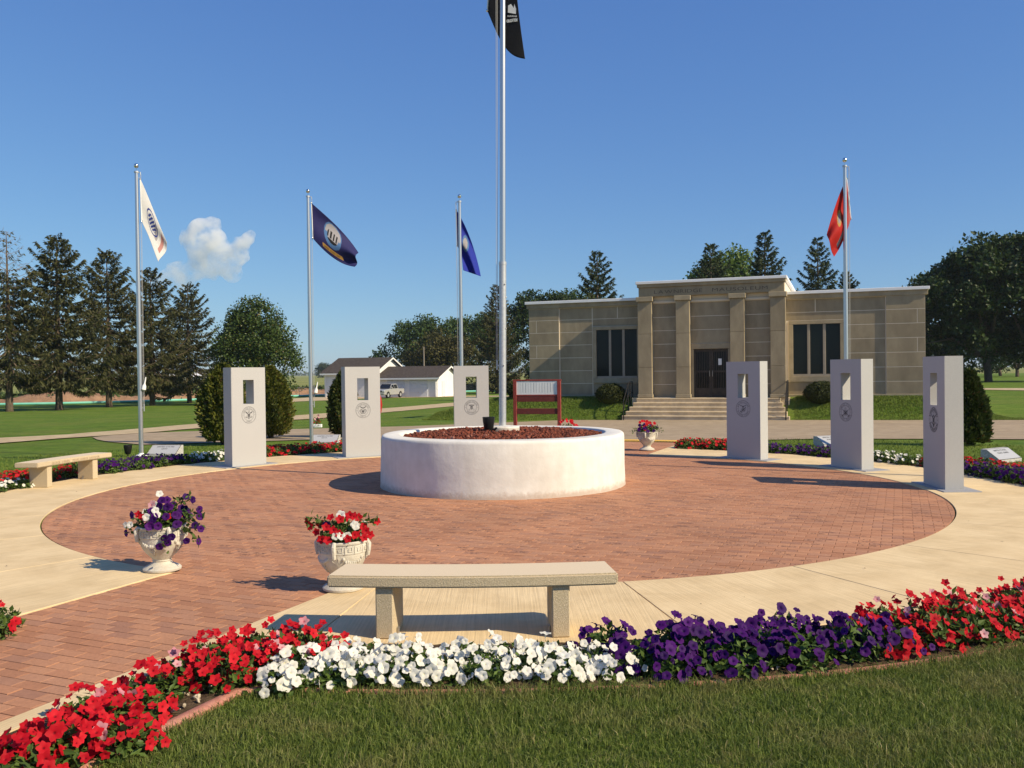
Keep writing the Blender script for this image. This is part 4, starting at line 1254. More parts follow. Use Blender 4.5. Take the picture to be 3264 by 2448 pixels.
# ------------------------------------------------------------------ urns
def urn(loc, rz, label):
    t = empty("stone_urn", loc, rz, label, "urn", "cast stone urns at the path corners")
    prof = [(.150, 0), (.160, .006), (.162, .022), (.150, .034), (.118, .050), (.088, .068), (.076, .082), (.082, .092), (.078, .100), (.096, .122), (.130, .158), (.160, .200), (.180, .245), (.188, .285), (.190, .300), (.194, .303), (.196, .375), (.203, .378), (.206, .392), (.198, .400), (.180, .398), (.172, .37), (.165, .34)]
    MB().lathe(prof, 40).build("bowl", M['urn'], t, 'auto')
    MB().lathe([(.172, .0), (.172, .004)], 24, (0, 0, .365)).build("potting_soil", M['soil'], t)
    # greek key relief band
    key = [(0, 0), (0, 1), (.72, 1), (.72, .35), (.36, .35), (.36, .65), (.5, .65)]
    gk = MB(); nk = 16
    for k in range(nk):
        for (x0, z0), (x1, z1) in list(zip(key[:-1], key[1:])) + [((0, 0), (1, 0))]:
            xa, xb = min(x0, x1) - .06, max(x0, x1) + .06; za, zb = min(z0, z1) - .07, max(z0, z1) + .07
            A = [(k + xa) / nk * 2 * math.pi, (k + xb) / nk * 2 * math.pi]; z_ = [.312 + za * .048, .312 + zb * .048]
            V = []
            for r in (.1945, .2005):
                for z in z_:
                    for a in A: V.append((r * math.cos(a), r * math.sin(a), z))
            gk.add(V, [(4, 5, 7, 6), (0, 1, 5, 4), (2, 6, 7, 3), (0, 4, 6, 2), (1, 3, 7, 5)])
    gk.build("key_band", M['urn'], t)
    for k in range(4):
        a = math.pi / 2 * k + .35
        h = MB()
        def W(da, r, z): return (r * math.cos(a + da), r * math.sin(a + da), z)
        h.tube([W(0, .196, .398), W(0, .216, .365), W(0, .212, .32), W(0, .205, .275)], [.016, .02, .019, .016], 8)
        h.build("strap_handle", M['urn'], t, 'auto')
        rgm = MB()
        pts = [W(.17 * math.cos(b), .192 - .012 * (1 - math.sin(b)) + .004, .275 + .034 * math.sin(b)) for b in np.linspace(math.pi, 2 * math.pi, 9)]
        rgm.tube(pts, .0075, 6); rgm.build("handle_ring", M['urn'], t, 'auto')
        g = MB(); a2 = a + math.pi / 4
        def W2(da, r, z): return (r * math.cos(a2 + da), r * math.sin(a2 + da), z)
        def rad(z): return float(np.interp(z, [p[1] for p in prof[9:14]], [p[0] for p in prof[9:14]]))
        for row, cnt in enumerate((4, 5, 4, 4, 3, 2, 1)):
            z = .238 - row * .0135
            for q in range(cnt):
                g.sphere(W2((q - (cnt - 1) / 2) * .085, rad(z) + .003, z), .0085, 7, 5)
        g.build("grape_cluster", M['urn'], t, True)
        lf = MB()
        rg = np.random.default_rng(k)
        for q in range(10):
            da = -.42 + .84 * q / 9; z = .262 - .030 * math.sin(math.pi * q / 9) + rg.normal(0, .003)
            lf.sphere(W2(da, rad(z) + .002, z), .017, 7, 4, (.7, .7, 1.0))
        lf.build("leaf_swag", M['urn'], t)
    return t
URNS = [((-3.10, 7.93, .018), .3, "cast stone urn at the left corner of the brick path, purple petunias spilling over"),
        ((-1.36, 7.15, .018), -.5, "cast stone urn with red petunias just behind the foreground bench"),
        ((2.88, 19.35, .018), .9, "cast stone urn right of the round planter near the drive"),
        ((1.22, 19.95, .018), .2, "cast stone urn behind the planter with only its red flowers showing")]
for l_, rz_, s_ in URNS: urn(l_, rz_, s_)

# ------------------------------------------------------------------ sign frame
sg = empty("notice_board", (.66, 24.0, gzf(.66, 24)), R(-14), "red timber sign frame with a faded white panel behind the planter", "sign")
for x in (-.60, .60): MB().box(x - .045, x + .045, -.045, .045, -.1, 1.58, .006).build("post", M['redwood'], sg)
MB().box(-.66, .66, -.03, .03, 1.581, 1.62, .005).build("top_rail", M['redwood'], sg)
MB().box(-.554, .554, -.018, .018, 1.22, 1.575).build("panel", M['panel'], sg)
MB().box(-.554, .554, -.03, .03, 1.185, 1.218, .004).build("ledge", M['redwood'], sg)
MB().box(-.554, .554, -.024, .024, 1.03, 1.18, .004).build("board", M['reddark'], sg)
MB().box(-.554, .554, -.024, .024, .70, .85, .004).build("board", M['reddark'], sg)
gh = MB()
for k in range(13): gh.box(-.46 + k * .075, -.455 + k * .075 + .004 * (k % 3), -.0195, -.0185, 1.27 + .01 * (k % 2), 1.53)
gh.build("faded_lettering", surf('faded_grey', (.36, .37, .40), None, rough=.5, bdist=0), sg)

# ------------------------------------------------------------------ mausoleum
ZB, ZW, ZC = .56, 4.95, 5.52
ms = empty("mausoleum", (BC[0], BC[1], 0), -BTH, "tan limestone mausoleum with flat white coping and a columned entrance", "building")
CF = -.72                                   # face of the central block
g_ = .010
def panel(x0, x1, z0, z1, yf, depth=.07, mat='lime', nm="stone_panel"):
    return MB().box(x0 + g_, x1 - g_, yf, yf + depth, z0 + g_, z1 - g_, .004).build(nm, M[mat], ms)
core = MB()
core.box(-8.36, -3.02, .003, 13.9, ZB - .6, ZW - .05); core.build("wall", M['mortar'], ms)
core = MB(); core.box(3.02, 8.36, .003, 13.9, ZB - .6, ZW - .05); core.build("wall", M['mortar'], ms)
core = MB(); core.box(-3.0, -.86, CF + .003, 13.6, ZB - .6, ZC - .08); core.box(.86, 3.0, CF + .003, 13.6, ZB - .6, ZC - .08); core.box(-.855, .855, CF + .003, 13.6, 2.86, ZC - .08); core.box(-.855, .855, CF + .32, 13.6, ZB - .6, 2.86); core.build("wall", M['mortar'], ms)
courses = [ZB, 1.18, 1.76, 2.35, 2.93, 3.51, 4.08]
for sgn in (-1, 1):
    def PX(a, b): return (a, b) if sgn > 0 else (-b, -a)
    # plinth
    x0, x1 = PX(3.05, 8.42); MB().box(x0, x1, -.10, .1, ZB - .45, ZB + .10, .01).build("plinth", M['lime2'], ms)
    # outer pier, slightly proud
    for i in range(6):
        x0, x1 = PX(6.90, 8.36)
        if i in (3, 5):
            xm = x0 + (x1 - x0) * (.25 if sgn < 0 else .8)
            panel(x0, xm, courses[i], courses[i + 1], -.06, .13); panel(xm, x1, courses[i], courses[i + 1], -.06, .13)
        else: panel(x0, x1, courses[i], courses[i + 1], -.06, .13)
    x0, x1 = PX(6.90, 8.36); panel(x0, x1, 4.08, 4.62, -.06, .13)
    MB().box(x0 + .006, x1 - .006, -.057, .002, ZB + .11, 4.62).build("mortar_bed", M['mortar'], ms)
    # plain field between pier and window
    for i in range(6):
        x0, x1 = PX(5.36, 6.89); panel(x0, x1, courses[i], courses[i + 1], .0)
    for a, b in ((5.36, 6.89), (4.2, 5.35), (3.02, 4.19)):
        x0, x1 = PX(a, b); panel(x0, x1, 4.08, 4.62, .0)
    # window wall
    x0, x1 = PX(3.02, 5.35); panel(x0, x1, 3.74, 4.08, .0); panel(x0, x1, .62, 1.18, .0)
    wa, wb = PX(3.14, 5.33)
    wnd = empty("window", (0, 0, 0)); wnd.parent = ms
    for bx in ((wa, wb, 3.58, 3.735), (wa, wb, 1.185, 1.42), (wa, wa + .17, 1.42, 3.58), (wb - .17, wb, 1.42, 3.58)):
        MB().box(bx[0] + .002, bx[1] - .002, -.075, .07, bx[2] + .002, bx[3] - .002, .008).build("frame", M['lime2'], wnd)
    gx0, gx1 = wa + .17, wb - .17
    MB().box(gx0, gx1, -.03, .0, 1.42, 1.50, .004).build("sill", M['winframe'], wnd)
    MB().box(gx0 - .01, gx1 + .01, .0005, .006, 1.42, 3.58).build("reveal", M['black'], wnd)
    wdt = (gx1 - gx0) / 3
    for k in range(1, 3):
        xx = gx0 + k * wdt; MB().box(xx - .055, xx + .055, -.025, .0, 1.50, 3.578, .008).build("mullion", M['winframe'], wnd)
    for k in range(3):
        xa, xb = gx0 + k * wdt + (.055 if k else .0), gx0 + (k + 1) * wdt - (.055 if k < 2 else .0)
        MB().box(xa + .004, xb - .004, -.006, -.002, 1.502, 3.577).build("pane", M['glass'], wnd)
    # cornice and coping
    x0, x1 = PX(3.0, 8.46); MB().box(x0, x1, -.10, .2, 4.63, 4.83, .012).build("cornice", M['lime'], ms)
    x0, x1 = PX(3.0, 8.52); MB().box(x0, x1, -.17, 14.0, 4.835, ZW + .01, .01).build("coping", M['coping'], ms)
# central block
PILS = [(-3.06, -2.46), (-1.42, -.84), (.84, 1.42), (2.46, 3.06)]
for a, b in PILS:
    p = empty("pilaster", (0, 0, 0)); p.parent = ms
    zz = [ZB + .14, 1.86, 3.30, 4.70]
    for i in range(3): MB().box(a, b, CF - .30, CF + .1, zz[i] + .004, zz[i + 1] - .004, .008).build("shaft_block", M['lime'], p)
    MB().box(a - .03, b + .03, CF - .33, CF + .1, ZB, ZB + .14, .012).build("base", M['lime2'], p)
    MB().box(a - .06, b + .06, CF - .38, CF + .1, 4.70, 4.90, .012).build("capital", M['lime2'], p)
cz = [ZB, 1.12, 1.70, 2.28, 2.86, 3.44, 4.02, 4.62]
for a, b in ((-2.46, -1.42), (1.42, 2.46)):
    for i in range(7): panel(a, b, cz[i], cz[i + 1], CF)
for i in range(4, 7): panel(-.84, .84, cz[i], cz[i + 1], CF)
for a, b in ((-.84, -.72), (.72, .84)): MB().box(a, b, CF - .02, CF + .30, ZB, 2.62, .006).build("door_jamb", M['lime2'], ms)
MB().box(-.84, .84, CF - .02, CF + .30, 2.625, 2.855, .006).build("door_lintel", M['lime2'], ms)
for a, b in ((-2.46, -1.42), (-.84, .84), (1.42, 2.46)): MB().box(a + .002, b - .002, CF - .06, CF + .05, 4.63, 4.72, .008).build("string_course", M['mortar'], ms)
MB().box(-3.02, 3.02, CF - .26, CF + .1, 4.905, 5.30, .008).build("frieze", M['lime'], ms)
MB().box(-3.08, 3.08, CF - .32, CF + .1, 5.304, 5.44, .012).build("cornice", M['lime'], ms)
MB().box(-3.13, 3.13, CF - .38, 13.7, 5.445, ZC + .04, .01).build("coping", M['coping'], ms)
mt = surf('shadowed_carving', (.13, .105, .075), None, rough=.95, bdist=0)  # flat letters, the shade of the cuts put into their colour
for word, xc, wd in (("LAWNRIDGE", -1.32, 2.05), ("MAUSOLEUM", 1.24, 2.25)):
    tx = MB(); text_line(tx, word, .215, xc, 5.02, 0, width=wd)
    tx.build("inscription", mt, ms, False, (0, CF - .2625, 0))
# doors
for s in (-1, 1):
    d = empty("door", (0, 0, 0)); d.parent = ms
    x0, x1 = (-.718, -.004) if s < 0 else (.004, .718)
    MB().box(x0, x1, CF + .16, CF + .20, ZB + .01, 2.618).build("pane", M['glass'], d)
    fr = MB()
    for bx in ((x0, x1, ZB + .01, ZB + .40), (x0, x1, 2.50, 2.618), (x0, x0 + .09, ZB + .4, 2.5), (x1 - .09, x1, ZB + .4, 2.5), (x0 + .09, x1 - .09, 1.62, 1.70)):
        fr.box(bx[0], bx[1], CF + .10, CF + .16, bx[2], bx[3])
    fr.build("frame", M['bronze'], d)
    for k in range(7):
        xx = x0 + .14 + k * (x1 - x0 - .28) / 6
        MB().box(xx - .012, xx + .012, CF + .118, CF + .142, ZB + .4, 2.5).build("grille_bar", M['bronze'], d)
    hx = -.06 if s < 0 else .06
    MB().tube([(hx, CF + .08, 1.45), (hx, CF + .05, 1.48), (hx, CF + .05, 1.66), (hx, CF + .08, 1.69)], .012, 6).build("handle", M['bracket'], d)
    if s > 0: MB().box(.30, .44, CF + .085, CF + .098, 1.93, 2.20).build("paper_notice", M['ivory'], d)
# steps, one tread after another
nst = 5
zg = -.42
rise = (ZB - .02 - (-.335)) / nst
for k in range(nst):
    z1 = -.335 + rise * (k + 1)
    yf = -2.30 + .27 * k
    xw = 3.38 - .10 * k
    yb = yf + .27 if k < nst - 1 else CF - .26
    st = MB().box(-xw - .12, xw - .12, yf, yb + .001, zg, z1 - .052, .004); st.build("riser", M['concstep'], ms)
    MB().box(-xw - .12, xw - .12, yf - .02, yb + (.0 if k < nst - 1 else .0), z1 - .05, z1, .008).build("tread", M['concstep'], ms)
MB().box(-3.35, 3.2, CF - .262, CF + .2, zg, ZB - .004, .004).build("landing", M['concstep'], ms)
# handrails
def rail(xl, label):
    zt = lambda y: -.335 + max(0, min(nst, (y + 2.30) / .27)) * rise
    t = empty("handrail", tuple(BC + xl * BV - 1.6 * BN) + (0,), -BTH, label, "railing", "black iron handrails at the mausoleum steps")
    pts = [(0, -.72, zt(-2.32) + .0), (0, .30, zt(-1.3))]
    m = MB()
    m.tube([(0, -.75, -.36), (0, -.75, .45)], .022, 8)
    m.build("post", M['blackiron'], t)
    for y, z0, z1 in ((.18, .30, 1.22), (.62, .40, 1.25), (1.02, .4, 1.25)):
        MB().tube([(0, y, z0 - .3), (0, y, z1)], .022, 8).build("post", M['blackiron'], t)
    MB().tube([(0, -.75, .44), (0, .18, 1.20), (0, .62, 1.24), (0, 1.02, 1.24)], .024, 8).build("top_rail", M['blackiron'], t)
    MB().tube([(0, -.75, .05), (0, .18, .74), (0, .62, .78), (0, 1.02, .78)], .018, 8).build("lower_rail", M['blackiron'], t)
rail(-3.42, "black iron handrail left of the mausoleum steps")
rail(3.12, "black iron handrail right of the mausoleum steps")

# ------------------------------------------------------------------ white garage with attached wing
GC = np.array([-17.0, 121.5]); gzg = gzf(*GC)
ga = empty("garage", (GC[0], GC[1], gzg), -BTH, "white garage building with dark shingle roofs and two bay doors", "building")
def gable(x0, x1, y0, y1, he, hr, over=.45, tagname=""):
    ym = (y0 + y1) / 2
    w = MB()
    w.add([(x0, y0, 0), (x1, y0, 0), (x1, y1, 0), (x0, y1, 0), (x0, y0, he), (x1, y0, he), (x1, y1, he), (x0, y1, he), (x0, ym, hr), (x1, ym, hr)],
          [(0, 1, 5, 4), (2, 3, 7, 6), (1, 2, 6, 9, 5), (3, 0, 4, 8, 7)])
    w.build("wall", M['siding'], ga)
    sl = (hr - he) / (ym - y0)
    for s in (-1, 1):
        ye = (y0 - over) if s < 0 else (y1 + over); ze = he - over * sl
        V = []
        for x in (x0 - over, x1 + over):
            V += [(x, ye, ze + .02), (x, ym, hr + .02), (x, ym, hr + .17), (x, ye, ze + .17)]
        MB().add(V, [(0, 1, 2, 3), (7, 6, 5, 4), (0, 4, 5, 1), (1, 5, 6, 2), (2, 6, 7, 3), (3, 7, 4, 0)]).build("roof", M['roof'], ga)
        MB().box(x0 - over, x1 + over, min(ye, ye + s * .06), max(ye, ye + s * .06), ze - .12, ze + .10).build("fascia", M['ivory'], ga)
        for x in (x0 - over - .03, x1 + over + .005):
            V = []
            for dx in (0, .025): V += [(x + dx, ye, ze - .06), (x + dx, ym, hr - .06), (x + dx, ym, hr + .14), (x + dx, ye, ze + .14)]
            MB().add(V, [(0, 1, 2, 3), (7, 6, 5, 4), (0, 4, 5, 1), (1, 5, 6, 2), (2, 6, 7, 3), (3, 7, 4, 0)]).build("bargeboard", M['ivory'], ga)
gable(-8.6, -.9, -1.4, 7.6, 3.35, 5.25)
gable(-.85, 8.1, -1.0, 6.0, 2.62, 3.95)
for x0 in (.75, 4.05):
    d = empty("bay_door", (0, 0, 0)); d.parent = ga
    for k in range(4): MB().box(x0, x0 + 2.6, -1.06, -1.01, .02 + k * .56, .57 + k * .56, .01).build("door_panel", M['gdoor'], d)
    MB().box(x0 - .09, x0 + 2.69, -1.045, -1.005, 2.265, 2.36).build("head_trim", M['ivory'], d)
    MB().box(x0 + 1.25, x0 + 1.35, -1.085, -1.06, .62, .68).build("handle", M['bracket'], d)
for xx in (-8.4, -1.1, -.6, 7.95): MB().box(xx - .07, xx + .07, -1.46 if xx < -.8 else -1.06, -1.405 if xx < -.8 else -1.005, .0, 3.2 if xx < -.8 else 2.5).build("corner_board", M['ivory'], ga)
sd = MB().box(8.105, 8.15, .4, 1.3, .05, 2.1); sd.build("side_door", M['gdoor'], ga)
MB().tube([(7.9, -1.1, 2.45), (7.9, -1.1, .1)], .05, 8).build("downspout", M['ivory'], ga)
for z in np.arange(.25, 3.2, .22): MB().box(-8.3, -1.2, -1.408, -1.402, z, z + .02).build("siding_lap", M['gdoor'], ga)

# ------------------------------------------------------------------ vehicles
def wheel(par, x, y, r, w):
    wh = empty("wheel", (x, y, r)); wh.parent = par
    MB().lathe([(r * .62, -w / 2), (r * .95, -w / 2), (r, -w / 2 + .03), (r, w / 2 - .03), (r * .95, w / 2), (r * .62, w / 2)], 20, cap=False).build("tyre", M['tyre'], wh, 'auto', (0, 0, 0), (math.pi / 2, 0, 0))
    MB().lathe([(.06, -w / 2 + .02), (r * .62, -w / 2 + .01), (r * .62, w / 2 - .01), (.06, w / 2 - .02)], 12).build("rim", M['galv'], wh, False, (0, 0, 0), (math.pi / 2, 0, 0))
def extr(prof, y0, y1, taper=None):
    m = MB(); n = len(prof)
    V = [(x, y0, z) for x, z in prof] + [(x, y1, z) for x, z in prof]
    m.add(V, [tuple(range(n)), tuple(range(2 * n - 1, n - 1, -1))] + [(i, n + i, n + (i + 1) % n, (i + 1) % n) for i in range(n)])
    return m
def pickup(loc, rz, label):
    t = empty("pickup_truck", loc, rz, label, "truck")
    body = [(-2.55, .55), (-2.6, .75), (-2.58, 1.12), (-1.15, 1.16), (1.02, 1.16), (2.2, 1.08), (2.48, 1.0), (2.56, .8), (2.54, .45), (1.98, .40), (1.95, .62), (1.7, .80), (1.45, .80), (1.2, .62), (1.17, .40), (-1.2, .42), (-1.23, .62), (-1.48, .80), (-1.73, .80), (-1.98, .62), (-2.01, .45)]
    m = extr(body, -.93, .93); b = m.build("body", M['carpaint'], t)
    md = b.modifiers.new("b", 'BEVEL'); md.width = .05; md.segments = 2; md.limit_method = 'ANGLE'
    cab = MB()
    c0 = [(-1.1, 1.14), (1.0, 1.14), (.35, 1.74), (-.75, 1.78), (-1.0, 1.72)]
    V = [(x, -.88 if z < 1.3 else -.70, z) for x, z in c0] + [(x, .88 if z < 1.3 else .70, z) for x, z in c0]
    cab.add(V, [(0, 1, 2, 3, 4), (9, 8, 7, 6, 5)] + [(i, 5 + i, 5 + (i + 1) % 5, (i + 1) % 5) for i in range(5)])
    cab.build("cab", M['carpaint'], t)
    ws = MB(); ws.add([(1.0, -.80, 1.17), (1.0, .80, 1.17), (.37, .66, 1.735), (.37, -.66, 1.735)], [(0, 1, 2, 3)]); ws.xf(Matrix.Translation((.018, 0, .016))); ws.build("windscreen", M['carglass'], t)
    for s in (-1, 1):
        for a, bq in ((-.93, -.12), (-.04, .78)):
            ztop = 1.68
            V = [(a, s * .875, 1.19), (bq, s * .875, 1.19), (min(bq, .38) if bq > 0 else bq, s * .725, ztop), (max(a, -.88), s * .725, ztop)]
            MB().add([(x, y + s * .014, z) for x, y, z in V], [(0, 1, 2, 3)]).build("side_window", M['carglass'], t)
        MB().box(2.44, 2.55, s * .72 - .17, s * .72 + .17, .82, .98, .02).build("headlight", M['lamp'], t)
        MB().box(.72, .90, s * .98 - .09, s * .98 + .09, 1.20, 1.36, .03).build("wing_mirror", M['carpaint'], t)
        for x in (-1.6, 1.57): wheel(t, x, s * .82, .37, .24)
    MB().box(2.50, 2.58, -.52, .52, .76, .97, .02).build("grille", M['black'], t)
    MB().box(2.48, 2.62, -.90, .90, .44, .66, .04).build("bumper", M['carpaint'], t)
    MB().box(-2.5, -1.16, -.78, .78, 1.0, 1.155).build("bed_liner", M['black'], t)
    return t
pt = np.array(GC) + 3.1 * BV - 5.2 * BN
pickup((pt[0], pt[1], gzf(*pt) + .04), R(-112), "silver pickup truck parked in front of the white garage doors")
def sedan(loc, rz, label):
    t = empty("parked_car", loc, rz, label, "car")
    body = [(-2.2, .35), (-2.25, .7), (-2.1, .95), (-1.4, .98), (-.85, 1.42), (.45, 1.44), (1.1, .98), (2.1, .85), (2.25, .6), (2.2, .32), (1.75, .32), (1.4, .6), (1.05, .32), (-1.05, .32), (-1.4, .6), (-1.75, .32)]
    b = extr(body, -.86, .86).build("body", M['carblack'], t); md = b.modifiers.new("b", 'BEVEL'); md.width = .06; md.segments = 2
    for s in (-1, 1):
        MB().add([(-1.15, s * .875, 1.0), (.9, s * .875, 1.0), (.38, s * .875, 1.38), (-.78, s * .875, 1.36)], [(0, 1, 2, 3)]).build("side_window", M['carglass'], t)
        for x in (-1.4, 1.4): wheel(t, x, s * .78, .32, .2)
    return t
sedan((-6.3, 150.0, gzf(-6, 150)), R(170), "dark parked car glimpsed through the window of the air force monument")

# ------------------------------------------------------------------ construction pipe, dirt bank, corn, fence
PIPE = [(-75, 97.5), (-56.4, 100.5), (-51, 101.8), (-46.7, 104.8), (-43.2, 109.0), (-39.1, 113.4), (-31.4, 127), (-26.5, 134), (-14, 144), (6, 152), (40, 160)]
mb = MB(); mb.tube([(x, y, gzf(x, y) + .16) for x, y in PIPE], .14, 10)
po = mb.build("pipeline", M['teal'], None, 'auto'); tag(po, "long teal pipe lying on the ground beyond the spruces", "pipe")
for k in range(24): pass
def ribbon_offset(P, d):
    P = [np.array(p, float) for p in P]; out = []
    for k, p in enumerate(P):
        t = P[min(k + 1, len(P) - 1)] - P[max(k - 1, 0)]; t /= np.linalg.norm(t); out.append(p + np.array([-t[1], t[0]]) * d)
    return out
def resample(P, step):
    P = [np.array(p, float) for p in P]; out = [P[0]]
    for a, b in zip(P[:-1], P[1:]):
        n = max(1, int(np.linalg.norm(b - a) / step))
        out += [a + (b - a) * k / n for k in range(1, n + 1)]
    return np.array(out)
rg = np.random.default_rng(77)
C = resample(ribbon_offset(PIPE[:9], 14), .7); nC = len(C)
sec = np.linspace(-3.6, 3.6, 13)
T = np.gradient(C, axis=0); T /= np.linalg.norm(T, axis=1, keepdims=True); Nn = np.c_[-T[:, 1], T[:, 0]]
lum = np.convolve(rg.normal(0, 1, nC + 8), np.ones(9) / 9, 'valid')[:nC]
XY = C[:, None, :] + Nn[:, None, :] * sec[None, :, None]
Hh = np.maximum(0, 1 - (sec / 3.6) ** 2)[None] * (1.0 + .45 * lum[:, None] * 2) + rg.normal(0, .10, (nC, 13)) * (np.abs(sec) < 3.5)
Zd = gz(XY[..., 0], XY[..., 1]) + np.maximum(Hh, -.02) - .02
idx = np.arange(nC * 13).reshape(nC, 13)
F = np.stack([idx[:-1, :-1], idx[1:, :-1], idx[1:, 1:], idx[:-1, 1:]], -1).reshape(-1, 4)
tag(link("dirt_bank", npmesh("dirt_bank", np.c_[XY.reshape(-1, 2), Zd.ravel()], F, M['dirt'], True)), "brown bank of turned dirt behind the teal pipe", "dirt bank", kind="structure")
# weeds on the dirt bank
def leaves(pos, size, rg, up=.3, aspect=.55, nrm=None, fold=.25):
    """two-triangle folded leaves"""
    n = len(pos)
    d = rg.normal(size=(n, 3)); d[:, 2] += up; d /= np.linalg.norm(d, axis=1, keepdims=True)
    a = rg.normal(size=(n, 3)) if nrm is None else nrm + rg.normal(0, .5, (n, 3))
    s_ = np.cross(d, a); s_ /= np.linalg.norm(s_, axis=1, keepdims=True) + 1e-9
    nn = np.cross(s_, d)
    L_ = (size * rg.uniform(.7, 1.3, n))[:, None]
    b = pos; tip = pos + d * L_; m1 = pos + d * L_ * .45 + s_ * L_ * aspect / 2 + nn * L_ * fold * .3; m2 = pos + d * L_ * .45 - s_ * L_ * aspect / 2 + nn * L_ * fold * .3
    V = np.stack([b, m1, tip, m2], 1).reshape(-1, 3)
    F = (np.arange(n) * 4)[:, None] + np.array([0, 1, 2, 3])
    return V, F
n = 1500
ii = rg.integers(0, nC, 60)
cen = np.repeat(ii, 25); off = rg.normal(0, .9, (n, 2)); sel = C[cen] + off + Nn[cen] * rg.uniform(-2.5, 1.0, 60).repeat(25)[:, None]
pos = np.c_[sel, gz(sel[:, 0], sel[:, 1]) + rg.uniform(.3, 1.1, n)]
V, F = leaves(pos, np.full(n, .55), rg, .8)
tag(link("weeds", npmesh("weeds", V, F, M['corn'])), "green weeds growing on the dirt bank", "weeds", kind="stuff")
# corn field
FE = np.array(ribbon_offset(PIPE[:9], 20)); FE = np.vstack([[(-400, FE[0][1] - 60)], FE, [(60, 172)], [(400, 200)]])
top = [tuple(p) for p in FE] + [(3000, 6000), (-3000, 6000)]
bm = bmesh.new(); vv = [bm.verts.new((x, y, -1.45 + 1.15)) for x, y in top]; bm.faces.new(vv); bmesh.ops.triangulate(bm, faces=bm.faces[:])
me = bpy.data.meshes.new("field"); bm.to_mesh(me); bm.free(); me.materials.append(M['crop'])
tag(link("field", me), "flat green and yellow crop field reaching the horizon", "field", kind="structure")
E1 = resample(FE[1:-1], .35); n0 = len(E1)
pp = np.repeat(E1, 26, 0) + rg.normal(0, .35, (n0 * 26, 2)) + np.array([0, .3])
pos = np.c_[pp, gz(pp[:, 0], pp[:, 1]) + rg.uniform(0, 1.15, len(pp))]
V, F = leaves(pos, np.full(len(pos), .45), rg, .9, .3)
tag(link("corn_rows", npmesh("corn_rows", V, F, M['corn'])), "dark green corn edge in front of the field", "corn", kind="stuff")
# wire fence by the garage
fn = empty("wire_fence", (-30, 118, gzf(-30, 118)), 0, "thin wire fence beside the teal pipe left of the garage", "fence")
FPts = resample([(-33.5, 119), (-29.6, 125.5), (-26.4, 130.5)], 2.6)
for x, y in FPts: MB().tube([(x + 30, y - 118, -.1), (x + 30, y - 118, 1.45)], .035, 6).build("post", M['pole'], fn)
for z in (.5, .95, 1.35): MB().tube([(x + 30, y - 118, z) for x, y in FPts], .012, 4).build("wire", M['galv'], fn)
up_ = MB(); up_.tube([(0, 0, 0), (0, 0, 7.6)], [.16, .11], 10)
tag(up_.build("utility_pole", M['pole'], None, 'auto', (-14.6, 150, gzf(-14, 150))), "plain weathered utility pole behind the garage roof", "pole")
# far farm sheds on the horizon
for i, (x, y, w, h, lb) in enumerate(((-196, 545, 22, 5.2, "long white farm shed on the horizon behind the left spruces"), (-222, 560, 14, 4.6, "small white farm shed on the horizon at the far left"))):
    t = empty("farm_shed", (x, y, -1.45), R(8), lb, "shed")
    MB().add([(-w / 2, -5, 0), (w / 2, -5, 0), (w / 2, 5, 0), (-w / 2, 5, 0), (-w / 2, -5, h * .6), (w / 2, -5, h * .6), (w / 2, 5, h * .6), (-w / 2, 5, h * .6), (-w / 2, 0, h), (w / 2, 0, h)],
             [(0, 1, 5, 4), (2, 3, 7, 6), (1, 2, 6, 9, 5), (3, 0, 4, 8, 7)]).build("wall", M['siding'], t)
    MB().add([(-w / 2 - .3, -5.4, h * .57), (w / 2 + .3, -5.4, h * .57), (w / 2 + .3, 0, h + .1), (-w / 2 - .3, 0, h + .1), (w / 2 + .3, 5.4, h * .57), (-w / 2 - .3, 5.4, h * .57)], [(0, 1, 2, 3), (3, 2, 4, 5)]).build("roof", M['coping'], t)

# ------------------------------------------------------------------ trees
def unit(a): return a / (np.linalg.norm(a, axis=-1, keepdims=True) + 1e-9)
def spray(base, dirv, length, width, rg, droop=.0):
    """narrow pointed sprays along dirv"""
    n = len(base)
    d = unit(dirv); a = rg.normal(size=(n, 3)); s_ = unit(np.cross(d, a)); nn = np.cross(s_, d)
    L_ = length[:, None]; W_ = width[:, None]
    mid = base + d * L_ * .5 + np.array([0, 0, -1]) * L_ * droop * .25
    tip = base + d * L_ + np.array([0, 0, -1]) * L_ * droop
    V = np.stack([base, mid + s_ * W_, tip, mid - s_ * W_], 1).reshape(-1, 3)
    return V, (np.arange(n) * 4)[:, None] + np.array([0, 1, 2, 3])

